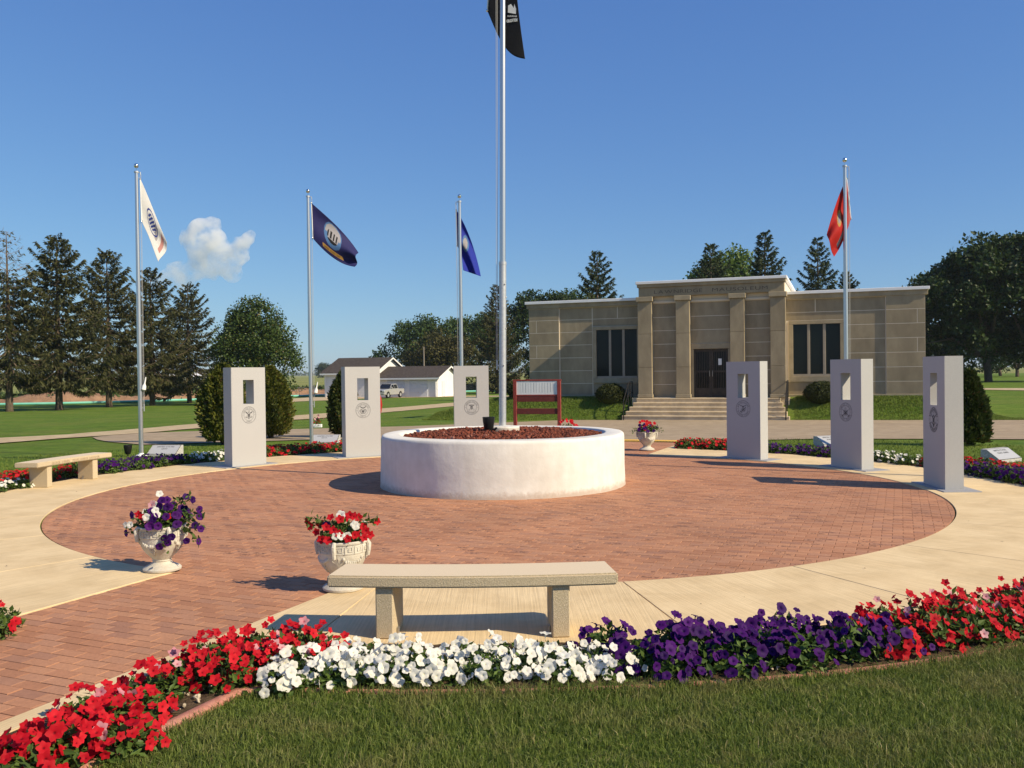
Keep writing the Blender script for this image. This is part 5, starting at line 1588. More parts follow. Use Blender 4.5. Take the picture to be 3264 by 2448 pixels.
def spruce(loc, H, Rb, label, seed, z0=.12, mat='spruce', group=None, dead=0.0, dens=1.0, droop=.5, trunk_r=None, name="spruce_tree"):
    rg = np.random.default_rng(seed)
    t = empty(name, loc, 0, label, "tree", group)
    tr = trunk_r or H * .020
    MB().tube([(0, 0, -.3), (0, 0, H * .02), (rg.normal(0, .05), rg.normal(0, .05), H * .5), (0, 0, H * .985)], [tr * 1.35, tr, tr * .55, .02], 9).build("trunk", M['bark'], t, True)
    B_, D_, Ln, Wd = [], [], [], []
    tb = MB()
    z = H * z0
    while z < H * .985:
        f = (z - H * z0) / (H * (1 - z0))
        Lb = Rb * (1 - f) ** .82 * (.55 + .45 * min(1, f * 6 + .35)) + .18
        nb = int(rg.integers(5, 8) if f < .8 else rg.integers(4, 6))
        a0 = rg.uniform(0, 6.28)
        for k in range(nb):
            a = a0 + 2 * math.pi * k / nb + rg.normal(0, .25)
            L_ = Lb * rg.uniform(.55, 1.18)
            slope = -.30 + .95 * f + rg.normal(0, .10)
            zz = z + rg.uniform(-.10, .10)
            out = np.array([math.cos(a), math.sin(a), 0])
            q = np.linspace(0, 1, 6)
            pts = out[None] * (L_ * q)[:, None] + np.array([0, 0, 1])[None] * (zz + L_ * (slope * q - .20 * np.sin(math.pi * q) * (1 - f) + .22 * q ** 3))[:, None]
            isdead = dead > 0 and f > 1 - dead
            deadish = isdead or (f < .22 and rg.random() < .25)
            if L_ > .5 or isdead: tb.tube([tuple(p) for p in pts[::1]], [max(.012, .028 * L_ * (1 - .85 * x)) * .6 for x in q], 4, cap=False)
            if isdead:
                for _ in range(5):
                    w = rg.uniform(.3, 1); p = pts[0] + (pts[-1] - pts[0]) * w
                    e = p + unit(out + rg.normal(0, .7, 3)) * rg.uniform(.2, .5); tb.tube([tuple(p), tuple(e)], [.012, .005], 3, cap=False)
                nS = int(3 * dens)
            else:
                nS = int((12 + 19 * L_) * dens * (.6 if deadish else 1))
            w = rg.uniform(.12, 1, nS) ** .8
            P = np.stack([np.interp(w, q, pts[:, c]) for c in range(3)], 1)
            side = np.array([-math.sin(a), math.cos(a), 0])
            sg_ = rg.choice([-1, 1], nS)[:, None]
            dv = out[None] * rg.uniform(.3, 1.1, nS)[:, None] + side[None] * sg_ * rg.uniform(.1, 1, nS)[:, None] + np.array([0, 0, 1])[None] * rg.normal(-droop * (1 - f) - .05, .26, nS)[:, None]
            P = P + side[None] * (sg_ * rg.uniform(0, .22, nS)[:, None] * L_ * (1 - w[:, None] * .6))
            B_.append(P); D_.append(dv); Ln.append(rg.uniform(.26, .58, nS) * (.65 + .35 * (1 - f)) * (H / 15) ** .5); Wd.append(rg.uniform(.035, .075, nS))
        z += rg.uniform(.34, .56) * (H / 15) ** .5
    if tb.n: tb.build("branches", M['twig' if dead else 'bark'], t)
    V, F = spray(np.concatenate(B_), np.concatenate(D_), np.concatenate(Ln), np.concatenate(Wd), rg, .25)
    link("crown", npmesh("crown", V, F, M[mat]), t)
    return t

def broadleaf(loc, H, lobes, label, seed, mat, n=14000, leaf=.3, clumps=170, cr=.16, trunk_r=.3, trunk_h=None, group=None, name="leafy_tree", forks=6, shell=.55, up=.25):
    """lobes: (x, y, z, rx, ry, rz) relative to the base"""
    rg = np.random.default_rng(seed)
    t = empty(name, loc, 0, label, "tree", group)
    lb = np.array(lobes, float)
    vol = lb[:, 3] * lb[:, 4] * lb[:, 5]; pr_ = vol ** .67; pr_ = pr_ / pr_.sum()
    k = rg.choice(len(lb), clumps, p=pr_)
    d = unit(rg.normal(size=(clumps, 3))); d[:, 2] = np.where(rg.random(clumps) < .65, np.abs(d[:, 2]), d[:, 2])
    rr = shell + (1 - shell) * rg.random(clumps) ** .5
    C_ = lb[k, :3] + d * lb[k, 3:] * rr[:, None]
    size = cr * lb[k, 3:].mean(1) * rg.uniform(.7, 1.5, clumps)
    per = rg.choice(clumps, n, p=(size ** 2) / (size ** 2).sum())
    dd = unit(rg.normal(size=(n, 3))) * (rg.random(n) ** .4)[:, None]
    dd[:, 2] *= .75
    P = C_[per] + dd * size[per][:, None] * 1.6
    V, F = leaves(P, np.full(n, leaf), rg, up, .7, nrm=dd + np.array([0, 0, .5]))
    link("crown", npmesh("crown", V, F, M[mat]), t)
    th = trunk_h or H * .3
    tb = MB()
    tb.tube([(0, 0, -.4), (0, 0, .15), (rg.normal(0, .1), rg.normal(0, .1), th)], [trunk_r * 1.5, trunk_r, trunk_r * .8], 9)
    for j in range(forks):
        c = C_[rg.integers(clumps)]; s0 = np.array([0, 0, th * rg.uniform(.75, 1.0)])
        m1 = s0 + (c - s0) * .5 + np.array([0, 0, .12 * H * rg.uniform(.2, 1)])
        tb.tube([tuple(s0), tuple(m1), tuple(c)], [trunk_r * .55, trunk_r * .3, .04], 6)
    tb.build("trunk", M['bark'], t, True)
    return t

SG = "row of tall spruces at the left"
def at(x, y): return (x, y, gzf(x, y) - .05)
spruce(at(-41.4, 74.3), 14.9, 4.6, "spruce with a bare dead top at the left edge", 1, .20, group=SG, dead=.34, dens=1.6)
spruce(at(-39.0, 77.7), 15.3, 5.2, "tallest full spruce, second from the left edge", 2, .19, group=SG, dens=2.1)
spruce(at(-38.6, 86.4), 15.1, 5.2, "spruce with forked low limbs just left of the white flag's pole", 3, .19, group=SG, dens=2.1)
spruce(at(-36.4, 91.3), 14.0, 5.2, "spruce just right of the white flag's pole", 4, .19, group=SG, dens=2.1)
spruce(at(-36.4, 101.8), 13.7, 5.2, "smallest spruce of the left row, beside the rounded leafy tree", 5, .18, group=SG, dens=2.1)
broadleaf(at(-25.6, 90.0), 11, [(0, 0, 5.2, 3.5, 3.4, 3.6), (.1, 0, 7.6, 2.5, 2.5, 3.0), (-1.6, -.4, 4.0, 2.5, 2.5, 2.6), (1.9, -.3, 3.9, 2.6, 2.6, 2.6), (.1, 0, 9.2, 1.3, 1.3, 1.7)], "rounded dense green tree behind the army monument", 6, 'pear', 26000, .24, 330, .20, .22, 2.0, forks=5, shell=.6)

BT = "background trees"
broadleaf(at(-18.5, 176), 15.5, [(0, 0, 8, 5.5, 5, 6), (4.0, 0, 10, 4.5, 4, 5), (-4, 0, 6.0, 3.8, 4, 4.5), (7.5, 1, 8, 4.5, 4, 5.5), (-7, 0, 4, 3, 3, 3.5), (3, 0, 4, 6, 4, 4)], "broad green tree behind the garage at its left", 12, 'walnut', 15000, .5, 150, .17, .4, group=BT)
broadleaf(at(-13.5, 166), 11, [(0, 0, 5.5, 5, 4, 5), (3, -1, 5, 4, 4, 4.5), (-3.5, 0, 4, 3, 3, 3.5)], "olive brown tree in front of the broad green trees", 13, 'olive', 9000, .45, 110, .2, .3, group=BT)
broadleaf(at(-6.8, 182), 15.5, [(0, 0, 8, 5, 5, 6.5), (-3, 0, 11, 3.5, 3.5, 4), (3, 0, 11, 3.5, 3.5, 4), (4.5, 0, 6, 4, 4, 5.5)], "bright green tree behind the blue flag's pole", 14, 'walnut', 12000, .5, 130, .17, .4, group=BT)
spruce(at(-2.2, 134), 16.4, 4.6, "dark spruce behind the tall central flagpole", 15, .10, 'spruce', BT, dens=1.8, name="spruce_tree")
broadleaf(at(4.4, 150), 17.5, [(0, 0, 9, 5, 4.5, 7), (3, 0, 12, 3.8, 3.5, 4.5), (-2, 0, 13, 3, 3, 3.5), (2, 0, 4.5, 5, 4, 4.5)], "tall leafy tree rising left of the mausoleum", 16, 'maple', 14000, .45, 150, .17, .4, group=BT)
broadleaf(at(10.5, 158), 18, [(0, 0, 10, 5, 4.5, 7), (3.5, 0, 12.5, 3.5, 3.5, 4.5)], "leafy tree with a sunlit top peeking over the mausoleum's left wing", 17, 'walnut', 10000, .45, 120, .17, .4, group=BT)
spruce(at(8.8, 92), 15.2, 4.6, "lone spruce above the mausoleum's left wing", 18, .1, 'spruce_far', BT, dens=1.9)
spruce(at(20.4, 92), 15.8, 4.4, "spruce above the mausoleum entrance, left of the bright tree", 19, .1, 'spruce_far', BT, dens=1.9)
broadleaf(at(25.5, 108), 18.0, [(0, 0, 10, 4, 4, 7), (1.5, 0, 14, 3, 3, 3.6), (-1.5, 0, 13, 2.5, 2.5, 3.5)], "yellow green leafy tree between two spruces above the mausoleum entrance", 20, 'locust', 9000, .42, 110, .18, .35, group=BT)
spruce(at(25.6, 91), 16.9, 4.4, "pointed spruce right of the bright tree above the entrance", 21, .1, 'spruce_far', BT, dens=1.9)
spruce(at(30.6, 90), 16.0, 4.0, "spruce right behind the red flag", 22, .1, 'spruce_far', BT, dens=1.9)
spruce(at(36.0, 97), 13.4, 3.8, "spruce half hidden by the red flag's pole", 23, .1, 'spruce_far', BT, dens=1.9)
spruce(at(49.0, 123), 13.2, 3.0, "tiny spruce tip above the mausoleum's right wing", 24, .1, 'spruce_far', BT, dens=.9)
broadleaf(at(50.5, 112), 14, [(0, 0, 9.5, 3.0, 3, 3.0), (2, 0, 8, 4, 4, 5)], "small dark tree left of the giant maples", 25, 'maple', 6000, .4, 80, .2, .3, group=BT)
broadleaf(at(52.8, 100), 16.5, [(-3.5, 0, 7.5, 5.2, 5, 6.0), (1, 0, 10.5, 5.5, 5, 5.5), (-5.5, 0, 4.6, 3.6, 4, 3.8), (4, 1, 8, 5.2, 5, 6), (-2, -1, 11.2, 4.2, 4, 4.2), (-4, 0, 3.6, 4.5, 4.5, 2.6), (0, 2, 5, 5, 4, 3)], "giant dark maple right of the mausoleum, nearer to the building", 26, 'maple', 36000, .46, 230, .155, .42, 3.2, group=BT, forks=14, shell=.72)
broadleaf(at(55.6, 97), 17.0, [(3.5, 0, 10.5, 6, 5, 6), (6.5, 0, 12, 5, 5, 5), (-1, 0, 9, 4, 4, 5), (7, 0, 7, 5, 5, 4.5)], "giant dark maple with a forked trunk at the right edge", 27, 'maple', 30000, .46, 200, .155, .45, 3.6, group=BT, forks=13, shell=.72)
rgt = np.random.default_rng(91)
for i, (x, y, h, w, lb) in enumerate(((75, 165, 9, 6, "distant shaded tree beneath the giant maples, nearest the trunks"), (92, 170, 10, 7, "distant shaded tree at the right edge behind the maple trunks"), (64, 172, 11, 8, "distant shaded tree just right of the arborvitae"), (58, 150, 11, 8, "distant shaded tree right behind the mausoleum's right corner"), (84, 150, 12, 8, "distant shaded tree between the maple trunks and the frame edge"))):
    broadleaf(at(x, y), h, [(0, 0, h * .55, w * .8, w * .7, h * .45), (w * .5, 0, h * .45, w * .5, w * .5, h * .35), (-w * .5, 0, h * .4, w * .5, w * .5, h * .3)], lb, 40 + i, 'walnut', 5000, .5, 70, .25, .3, 1.5, group=BT)
for i, (x, y, h, w, lb) in enumerate(((-120, 580, 11, 10, "bluish tree clump on the horizon left of the garage"),)):
    broadleaf((x, y, -1.45), h, [(0, 0, h * .5, w * .5, w * .5, h * .42), (w * .35, 0, h * .45, w * .35, w * .4, h * .35)], lb, 50 + i, 'hazeleaf', 3000, .9, 50, .3, .4, 2, group=BT)
# far tree line on the horizon
rg = np.random.default_rng(61)
n = 6000
xx = rg.uniform(-1500, 1500, n); pos = np.c_[xx, rg.uniform(2400, 2500, n), -1.4 + rg.uniform(0, 1, n) * (6 + 5 * np.sin(xx * .01) + 3 * np.sin(xx * .037))]
V, F = leaves(pos, np.full(n, 7.0), rg, .3, .8)
tag(link("treeline", npmesh("treeline", V, F, M['hazeleaf'])), "thin far line of trees along the horizon", "tree line", kind="stuff")

def column_shrub(loc, H, rx, label, seed, mat, n=5200, bare=.06, lean=0.0, shape=(.55, .82, 1, .86, .5, .06)):
    rg = np.random.default_rng(seed)
    t = empty("arborvitae", loc, 0, label, "shrub", "arborvitae shrubs")
    f = rg.random(n) ** .85
    prof_ = np.interp(f, [0, .08, .3, .6, .85, 1], shape)
    a = rg.uniform(0, 2 * math.pi, n)
    rad = rx * prof_ * (1 + .14 * np.sin(3 * a + seed) * np.sin(7 * f + seed) + .10 * np.sin(9 * a + 11 * f)) * (.70 + .32 * rg.random(n) ** .5)
    P = np.c_[rad * np.cos(a) + lean * f * H, rad * np.sin(a), H * (bare + (1 - bare) * f)]
    out = np.c_[np.cos(a), np.sin(a), np.full(n, .0)]
    d = out * rg.uniform(.2, .9, n)[:, None] + np.array([0, 0, 1]) * rg.uniform(.35, 1.1, n)[:, None] + rg.normal(0, .25, (n, 3))
    V, F = spray(P, d, rg.uniform(.07, .16, n), rg.uniform(.018, .036, n), rg, .1)
    link("foliage", npmesh("foliage", V, F, M[mat]), t)
    tb = MB()
    zz_ = np.linspace(0, 1, 12)
    tb.lathe([(max(.02, rx * .70 * float(np.interp(q, [0, .08, .3, .6, .85, 1], shape))), H * (bare + .02 + (1 - bare) * .93 * q)) for q in zz_], 14)
    tb.build("inner_mass", M[mat], t, True)
    tb = MB()
    for k in range(9):
        a = 2 * math.pi * k / 9; rr = rx * .35
        tb.tube([(.04 * math.cos(a), .04 * math.sin(a), -.05), (rr * math.cos(a) * .8, rr * math.sin(a) * .8, H * .35), (rr * math.cos(a) * .5, rr * math.sin(a) * .5, H * .8)], [.022, .016, .006], 5)
    tb.build("stem", M['bark'], t)
    n2 = 900; a = rg.uniform(0, 6.28, n2); f2 = rg.random(n2)
    return t
column_shrub(at(-7.60, 23.73), 2.12, .62, "olive green arborvitae left of the army monument", 1, 'arb', 8600)
column_shrub(at(-7.16, 26.7), 2.14, .62, "olive green arborvitae just right of the army monument", 2, 'arb', 8600)
column_shrub(at(-5.0, 26.7), 1.95, .42, "narrow dark arborvitae behind the navy monument", 3, 'arbd', 6000)
column_shrub(at(10.12, 19.95), 1.66, .40, "dark arborvitae with a pointed leader right of the last monument", 4, 'arbd', 7000, shape=(.80, .95, .92, .66, .30, .03))
def round_shrub(loc, rx, ry, rz, label, seed):
    rg = np.random.default_rng(seed); n = 5200
    t = empty("yew_shrub", loc, 0, label, "shrub", "clipped yews at the mausoleum wall")
    d = unit(rg.normal(size=(n, 3))); d[:, 2] = np.abs(d[:, 2]) * np.where(rg.random(n) < .2, -.5, 1)
    P = d * np.array([rx, ry, rz]) * (.86 + .16 * rg.random(n))[:, None] + np.array([0, 0, rz * .5])
    V, F = leaves(P, np.full(n, .085), rg, .3, .45, nrm=d)
    link("foliage", npmesh("foliage", V, F, M['yew']), t)
    tb = MB()
    tb.sphere((0, 0, rz * .5), 1, 14, 9, (rx * .84, ry * .84, rz * .84)); tb.build("inner_mass", M['yew'], t, True)
    MB().tube([(0, 0, -.1), (0, 0, rz * .5)], .05, 6).build("stem", M['bark'], t)
    return t
def bz(x, y, dz=0): p = bl(x, y); return (p[0], p[1], gzf(*p) + dz)
round_shrub(bz(-4.35, -.75), .66, .55, .50, "clipped round yew left of the mausoleum steps", 1)
round_shrub(bz(4.42, -.75), .68, .55, .52, "clipped round yew right of the steps under the window", 2)
round_shrub(bz(-8.9, -.2), .5, .5, .5, "clipped round yew at the mausoleum's left corner behind the sign", 3)

# ------------------------------------------------------------------ petunias
def blossom_mesh(kind, seed, lo=False):
    rg = np.random.default_rng(seed)
    nA = 10 if lo else 20
    V, rad = [(0, 0, -.30)], [0.0]
    rings = [(.10, -.22), (.40, -.03), (.74, .01), (1.0, .05)] if not lo else [(.45, -.05), (1.0, .04)]
    for r0, z0 in rings:
        for i in range(nA):
            a = 2 * math.pi * i / nA
            w = 1.0
            if r0 == 1.0:
                if kind == 'red': w = .90 + .17 * math.cos(5 * a) ; z = z0 + .03 * math.cos(10 * a) + .04 * math.cos(5 * a)
                elif kind == 'purple': w = .97 + .06 * math.cos(5 * a) + .03 * rg.normal(); z = z0 + .09 * math.sin(9 * a + seed) - .04
                else: w = .86 + .17 * abs(math.cos(2.5 * a)); z = z0 + .10 * math.cos(5 * a + 1) - .05 + .05 * math.sin(7 * a + seed)
                z += rg.normal(0, .025)
            elif r0 == .74: z = z0 + .035 * math.cos(5 * a); w = .985 + .03 * math.cos(5 * a)
            else: z = z0
            V.append((r0 * w * math.cos(a), r0 * w * math.sin(a), z)); rad.append(r0)
    F = [(0, 1 + i, 1 + (i + 1) % nA) for i in range(nA)]
    for k in range(len(rings) - 1):
        for i in range(nA):
            j = (i + 1) % nA
            F.append((1 + k * nA + i, 1 + (k + 1) * nA + i, 1 + (k + 1) * nA + j, 1 + k * nA + j))
    return np.array(V), F, np.array(rad)
BLR = .0315
BLM = {}
for kd in ('red', 'white', 'purple', 'pink'):
    for s_ in range(3):
        V, F, rd = blossom_mesh('red' if kd == 'pink' else kd, s_ + 3)
        # funnel behind the face
        tube = []
        nA = 8
        tv = [(.13 * math.cos(6.283 * i / nA), .13 * math.sin(6.283 * i / nA), -.20) for i in range(nA)] + [(.06 * math.cos(6.283 * i / nA), .06 * math.sin(6.283 * i / nA), -.95) for i in range(nA)]
        o0 = len(V)
        V2 = np.vstack([V, tv]); F2 = F + [(o0 + i, o0 + nA + i, o0 + nA + (i + 1) % nA, o0 + (i + 1) % nA) for i in range(nA)]
        me = npmesh("blossom", V2 * BLR, F2, M[kd], True)
        at_ = me.attributes.new("rad", 'FLOAT', 'POINT'); at_.data.foreach_set("value", np.r_[rd, np.full(2 * nA, .8)].astype(np.float32))
        BLM[kd, s_] = me
FOL = []
def foliage_mesh(seed, r, h, n):
    rg = np.random.default_rng(seed)
    d = unit(rg.normal(size=(n, 3))); d[:, 2] = np.abs(d[:, 2])
    P = d * np.array([r, r, h]) * (.35 + .62 * rg.random(n) ** .6)[:, None]
    V, F = leaves(P, np.full(n, .052), rg, .25, .5, nrm=d + np.array([0, 0, .4]))
    st = MB()
    for k in range(10):
        q = d[k] * np.array([r, r, h]) * .9; st.tube([(0, 0, 0), tuple(q * .5 + np.array([0, 0, .02])), tuple(q)], [.004, .003, .002], 4, cap=False)
    SV = np.concatenate(st.v); 
    return npmesh("foliage", np.vstack([V, SV]), [tuple(f) for f in F] + [tuple(i + len(V) for i in f) for f in st.f], M['petleaf'])
for s_ in range(4): FOL.append(foliage_mesh(s_ + 5, .175, .165, 330))
def look(nv, roll):
    q = Vector(nv).to_track_quat('Z', 'Y'); return (q @ Euler((0, 0, roll)).to_quaternion()).to_euler()
VIEW = np.array([0, -1.0, .35])
def petunia(x, y, kinds, nb, label, group, seed, r=.175, h=.165, z=None, scale=1.0, bias=.45):
    rg = np.random.default_rng(seed)
    z = .022 if z is None else z
    t = empty("petunia_plant", (x, y, z), rg.uniform(0, 6.28) * 0, label, "flowers", group)
    f = link("foliage", FOL[seed % 4], t, (0, 0, 0), (0, 0, rg.uniform(0, 6.28)), (r / .175 * rg.uniform(.95, 1.15), r / .175 * rg.uniform(.95, 1.15), h / .165 * rg.uniform(.78, .95)))
    got = []
    for k in range(nb):
        for _ in range(8):
            d = rg.normal(size=3); d[2] = abs(d[2]) * .9 + .12; d[1] -= bias * .6; d /= np.linalg.norm(d)
            p = d * np.array([r, r, h]) * rg.uniform(.90, 1.30) + np.array([0, 0, .012])
            if all(np.linalg.norm(p - q) > .035 for q in got): break
        got.append(p)
        nv = d * .8 + unit(np.array([SUN.x, SUN.y, SUN.z]) * .35 + VIEW * .3) + rg.normal(0, .48, 3)
        kd = kinds[rg.integers(len(kinds))]
        s = rg.uniform(.62, 1.18) * scale
        link("blossom", BLM[kd, int(rg.integers(3))], t, tuple(p), look(nv, rg.uniform(0, 6.28)), (s, s, s))
    return t
FG = dict(A=[(-2.12, 3.78), (-2.05, 3.87), (-1.92, 3.93), (-1.81, 4.1), (-1.86, 4.24), (-2.12, 4.11), (-2.01, 4.31), (-2.24, 3.95), (-1.97, 4.5), (-2.14, 4.45)],
          B=[(-1.98, 4.78), (-1.9, 5.0), (-1.86, 5.25), (-1.64, 4.95), (-1.46, 5.0), (-1.36, 5.14), (-1.64, 5.33), (-1.26, 5.33), (-1.48, 5.38), (-1.18, 5.32), (-1.78, 5.1)],
          W=[(-1.26, 4.92), (-1.2, 5.08), (-1.01, 4.98), (-1.04, 5.22), (-.85, 5.0), (-.69, 5.04), (-.54, 5.0), (-.40, 5.03), (-.26, 5.16), (-.16, 5.0), (.01, 5.08), (.19, 5.2), (.25, 5.02), (.42, 5.14), (.57, 5.08), (-.62, 5.2), (-.08, 5.25), (-.86, 5.2)],
          P=[(.55, 5.33), (.72, 5.14), (.84, 5.06), (.93, 5.28), (1.06, 5.16), (1.24, 5.32), (1.27, 5.12), (1.47, 5.27), (1.66, 5.47), (1.64, 5.2), (1.85, 5.40), (1.98, 5.33), (2.16, 5.6), (2.2, 5.42), (1.08, 5.38), (1.42, 5.45)],
          R=[(2.36, 5.76), (2.38, 5.5), (2.61, 5.80), (2.58, 5.54), (2.82, 5.84), (2.83, 5.6), (3.1, 6.02), (3.07, 5.72), (3.42, 6.2), (3.29, 5.85), (3.68, 6.36), (3.5, 5.98), (2.95, 5.95)])
LBL = dict(A="red petunia plant at the bottom left corner beside the brick path", B="red petunia plant in the clump left of the white petunias",
           W="white petunia plant in front of the foreground bench", P="purple petunia plant in the front bed right of the white ones", R="red petunia plant in the front bed at the right edge")
GRP = dict(A="red petunias at the lower left", B="red petunias beside the bench", W="white petunias before the bench", P="purple petunias in the front bed", R="red petunias at the lower right")
sd = 100
for key_ in ('A', 'B'):
    out_ = []
    for (x, y) in FG[key_]:
        rel_ = np.array([x, y]) - PC; u_, v_ = rel_ @ PU, rel_ @ PV
        if u_ < -7.3 and v_ < 2.05:
            q_ = uv2w(u_, float(np.clip(v_ + .07, 1.67, 1.93))); x, y = q_[0], q_[1]
        out_.append((x, y))
    FG[key_] = out_
for key, kinds in (('A', ['red']), ('B', ['red']), ('W', ['white']), ('P', ['purple']), ('R', ['red'])):
    for i, (x, y) in enumerate(FG[key]):
        kk = kinds * 16 + (['pink'] if kinds == ['red'] else [])
        if key == 'P' and i in (12, 13): kk = ['purple', 'red']
        if key == 'R' and i == 1: kk = ['red', 'red', 'purple']
        rs = {'A': (.18, .165, 28), 'B': (.18, .19, 28), 'W': (.165, .145, 28), 'P': (.185, .19, 30), 'R': (.19, .195, 32)}[key]
        petunia(x, y, kk, rs[2], LBL[key], GRP[key], sd, rs[0], rs[1] * random.uniform(.74, 1.10), scale={'W': .98, 'P': 1.08, 'A': .98, 'B': .96}.get(key, .98))
        sd += 1
for (x, y) in ((-3.52, 6.08), (-3.47, 5.90)): petunia(x, y, ['red'], 12, "red petunia plant at the left frame edge beyond the brick path", "red petunias left of the path", sd, .16, .17); sd += 1

# mid-distance plants: blossoms too small to pick apart, joined per plant
LOW = {kd: blossom_mesh(kd, 3, True) for kd in ('red', 'white', 'purple')}
def low_plant_mesh(kd, seed, nb=20, r=.19, h=.17):
    rg = np.random.default_rng(seed)
    V0, F0, rd0 = LOW[kd]
    Vs, Fs, rds = [], [], []
    o0 = 0
    for k in range(nb):
        d = rg.normal(size=3); d[2] = abs(d[2]) + .1; d /= np.linalg.norm(d)
        p = d * np.array([r, r, h]) * rg.uniform(.95, 1.2)
        q = np.array(look(d * .8 + np.array([.3, -.6, .5]) + rg.normal(0, .3, 3), rg.uniform(0, 6)).to_matrix())
        Vs.append((V0 * BLR * rg.uniform(.9, 1.2)) @ q.T + p); Fs += [tuple(i + o0 for i in f) for f in F0]; rds.append(rd0); o0 += len(V0)
    me = npmesh("blossoms", np.concatenate(Vs), Fs, M[kd], True)
    at_ = me.attributes.new("rad", 'FLOAT', 'POINT'); at_.data.foreach_set("value", np.concatenate(rds).astype(np.float32))
    return me
LPM = {(kd, s_): low_plant_mesh(kd, s_ + 9) for kd in LOW for s_ in range(3)}
def bed_row(a0, a1, kd, label, group, r0=7.68, r1=8.08, step=.22, seed=0, scale=1.0):
    rg = np.random.default_rng(seed)
    L_ = abs(R(a1 - a0)) * 7.9; n = max(1, int(L_ / step))
    for i in range(n):
        for rr in (r0, r1):
            a = R(a0 + (a1 - a0) * (i + .5 + rg.uniform(-.3, .3)) / n); r = rr + rg.normal(0, .05)
            p = PC + r * np.array([math.cos(a), math.sin(a)])
            t = empty("petunia_plant", (p[0], p[1], .025), 0, label, "flowers", group)
            s = scale * rg.uniform(.85, 1.15); rz = 0
            link("foliage", FOL[int(rg.integers(4))], t, (0, 0, 0), (0, 0, rg.uniform(0, 6.28)), (s * 1.1, s * 1.1, s))
            o = link("blossoms", LPM[kd, int(rg.integers(3))], t, (0, 0, 0), (0, 0, rg.normal(0, .5)), (s, s, s)); o["kind"] = "stuff"
bed_row(181, 173, 'white', "white petunia plant at the left edge before the inscribed bench", "white petunias at the far left", 7.58, 7.72, .3, 1, .8)
bed_row(178, 158.5, 'red', "red petunia plant in the bed behind the inscribed bench", "red petunias behind the left bench", 7.82, 8.15, seed=2, step=.27)
bed_row(158, 143.5, 'purple', "purple petunia plant between the inscribed bench and the army monument", "purple petunias at the left", seed=3)
bed_row(142.5, 135.5, 'white', "white petunia plant just left of the army monument", "white petunias by the army monument", 7.62, 7.95, .27, 4, .85)
bed_row(133, 112, 'red', "red petunia plant between the army and navy monuments", "red petunias at the back left", seed=5)
bed_row(60.5, 47.5, 'red', "red petunia plant right of the distant urn near the drive", "red petunias at the back right", seed=6)
bed_row(46.5, 31, 'purple', "purple petunia plant between the marine and coast guard monuments", "purple petunias at the back right", 7.62, 7.95, seed=7, scale=.9)
bed_row(29, 19.5, 'white', "white petunia plant right of the coast guard monument", "white petunias at the right", 7.64, 7.9, .27, 8, .9)
bed_row(18.8, 1, 'red', "red petunia plant in the back row beside the last monument", "red petunias at the right", 7.95, 8.15, seed=9, step=.25)
bed_row(18.8, 12, 'red', "red petunia plant in the back row beside the last monument", "red petunias at the right", 7.66, 7.8, seed=12, step=.35)
bed_row(10, -5, 'purple', "purple petunia plant in the front row at the right frame edge", "purple petunias at the right", 7.6, 7.8, seed=10, step=.24)

bed_row(-5.5, -16, 'purple', "purple petunia plant past the right frame edge beside the walk", "purple petunias past the right edge", 7.65, 8.0, seed=14, step=.3)
bed_row(-44, -57, 'red', "red petunia plant continuing the front bed past the right edge", "red petunias past the right edge", 7.65, 8.0, seed=15, step=.3)
# flowers in the urns
def urn_flowers(loc, spec, label, seed, n_leaf=420, r=.20, h=.20, trail=None, scale=1.0):
    rg = np.random.default_rng(seed)
    t = empty("potted_petunias", (loc[0], loc[1], loc[2] + .375), 0, label, "flowers", "petunias planted in the urns")
    d = unit(rg.normal(size=(n_leaf, 3))); d[:, 2] = np.abs(d[:, 2]) * .9
    P = d * np.array([r, r, h]) * (.3 + .75 * rg.random(n_leaf) ** .6)[:, None]
    stems = MB()
    extra = []
    for (dx, dy, dz) in (trail or []):
        for f in np.linspace(.3, 1, 10): extra.append((dx * f, dy * f, dz * f + .08 * math.sin(math.pi * f)))
        stems.tube([(0, 0, .02), (dx * .5, dy * .5, dz * .5 + .08), (dx, dy, dz)], [.005, .004, .003], 5, cap=False)
    if extra:
        E_ = np.repeat(np.array(extra), 5, 0) + rg.normal(0, .018, (len(extra) * 5, 3)); P = np.vstack([P, E_])
    V, F = leaves(P, np.full(len(P), .048), rg, .3, .5)
    link("foliage", npmesh("foliage", V, F, M['petleaf']), t)
    for k in range(14):
        q = d[k] * np.array([r, r, h]); stems.tube([(0, 0, 0), tuple(q * .55 + np.array([0, 0, .03])), tuple(q)], [.005, .004, .0025], 5, cap=False)
    stems.build("stem", M['stem'], t)
    for kd, (x, y, z), fac in spec:
        nv = np.array([x, y * .6 - .35, z * .5]) * 2.2 + np.array(fac) + rg.normal(0, .25, 3)
        s = rg.uniform(.9, 1.15) * scale
        link("blossom", BLM[kd, int(rg.integers(3))], t, (x, y, z), look(nv, rg.uniform(0, 6.28)), (s, s, s))
    return t
def rand_spec(kinds, n, r, h, seed, xr=(-1, 1), zlo=.05):
    rg = np.random.default_rng(seed); out = []
    for k in range(n):
        d = rg.normal(size=3); d[2] = abs(d[2]) + .1; d[1] -= .4; d /= np.linalg.norm(d)
        x = d[0] * r * 1.12
        if not xr[0] <= x / r <= xr[1] + .3: x = -x
        out.append((kinds[rg.integers(len(kinds))], (x, d[1] * r * 1.1, max(zlo, d[2] * h * 1.15)), (.25, -.5, .3)))
    return out
l0 = URNS[0][0]
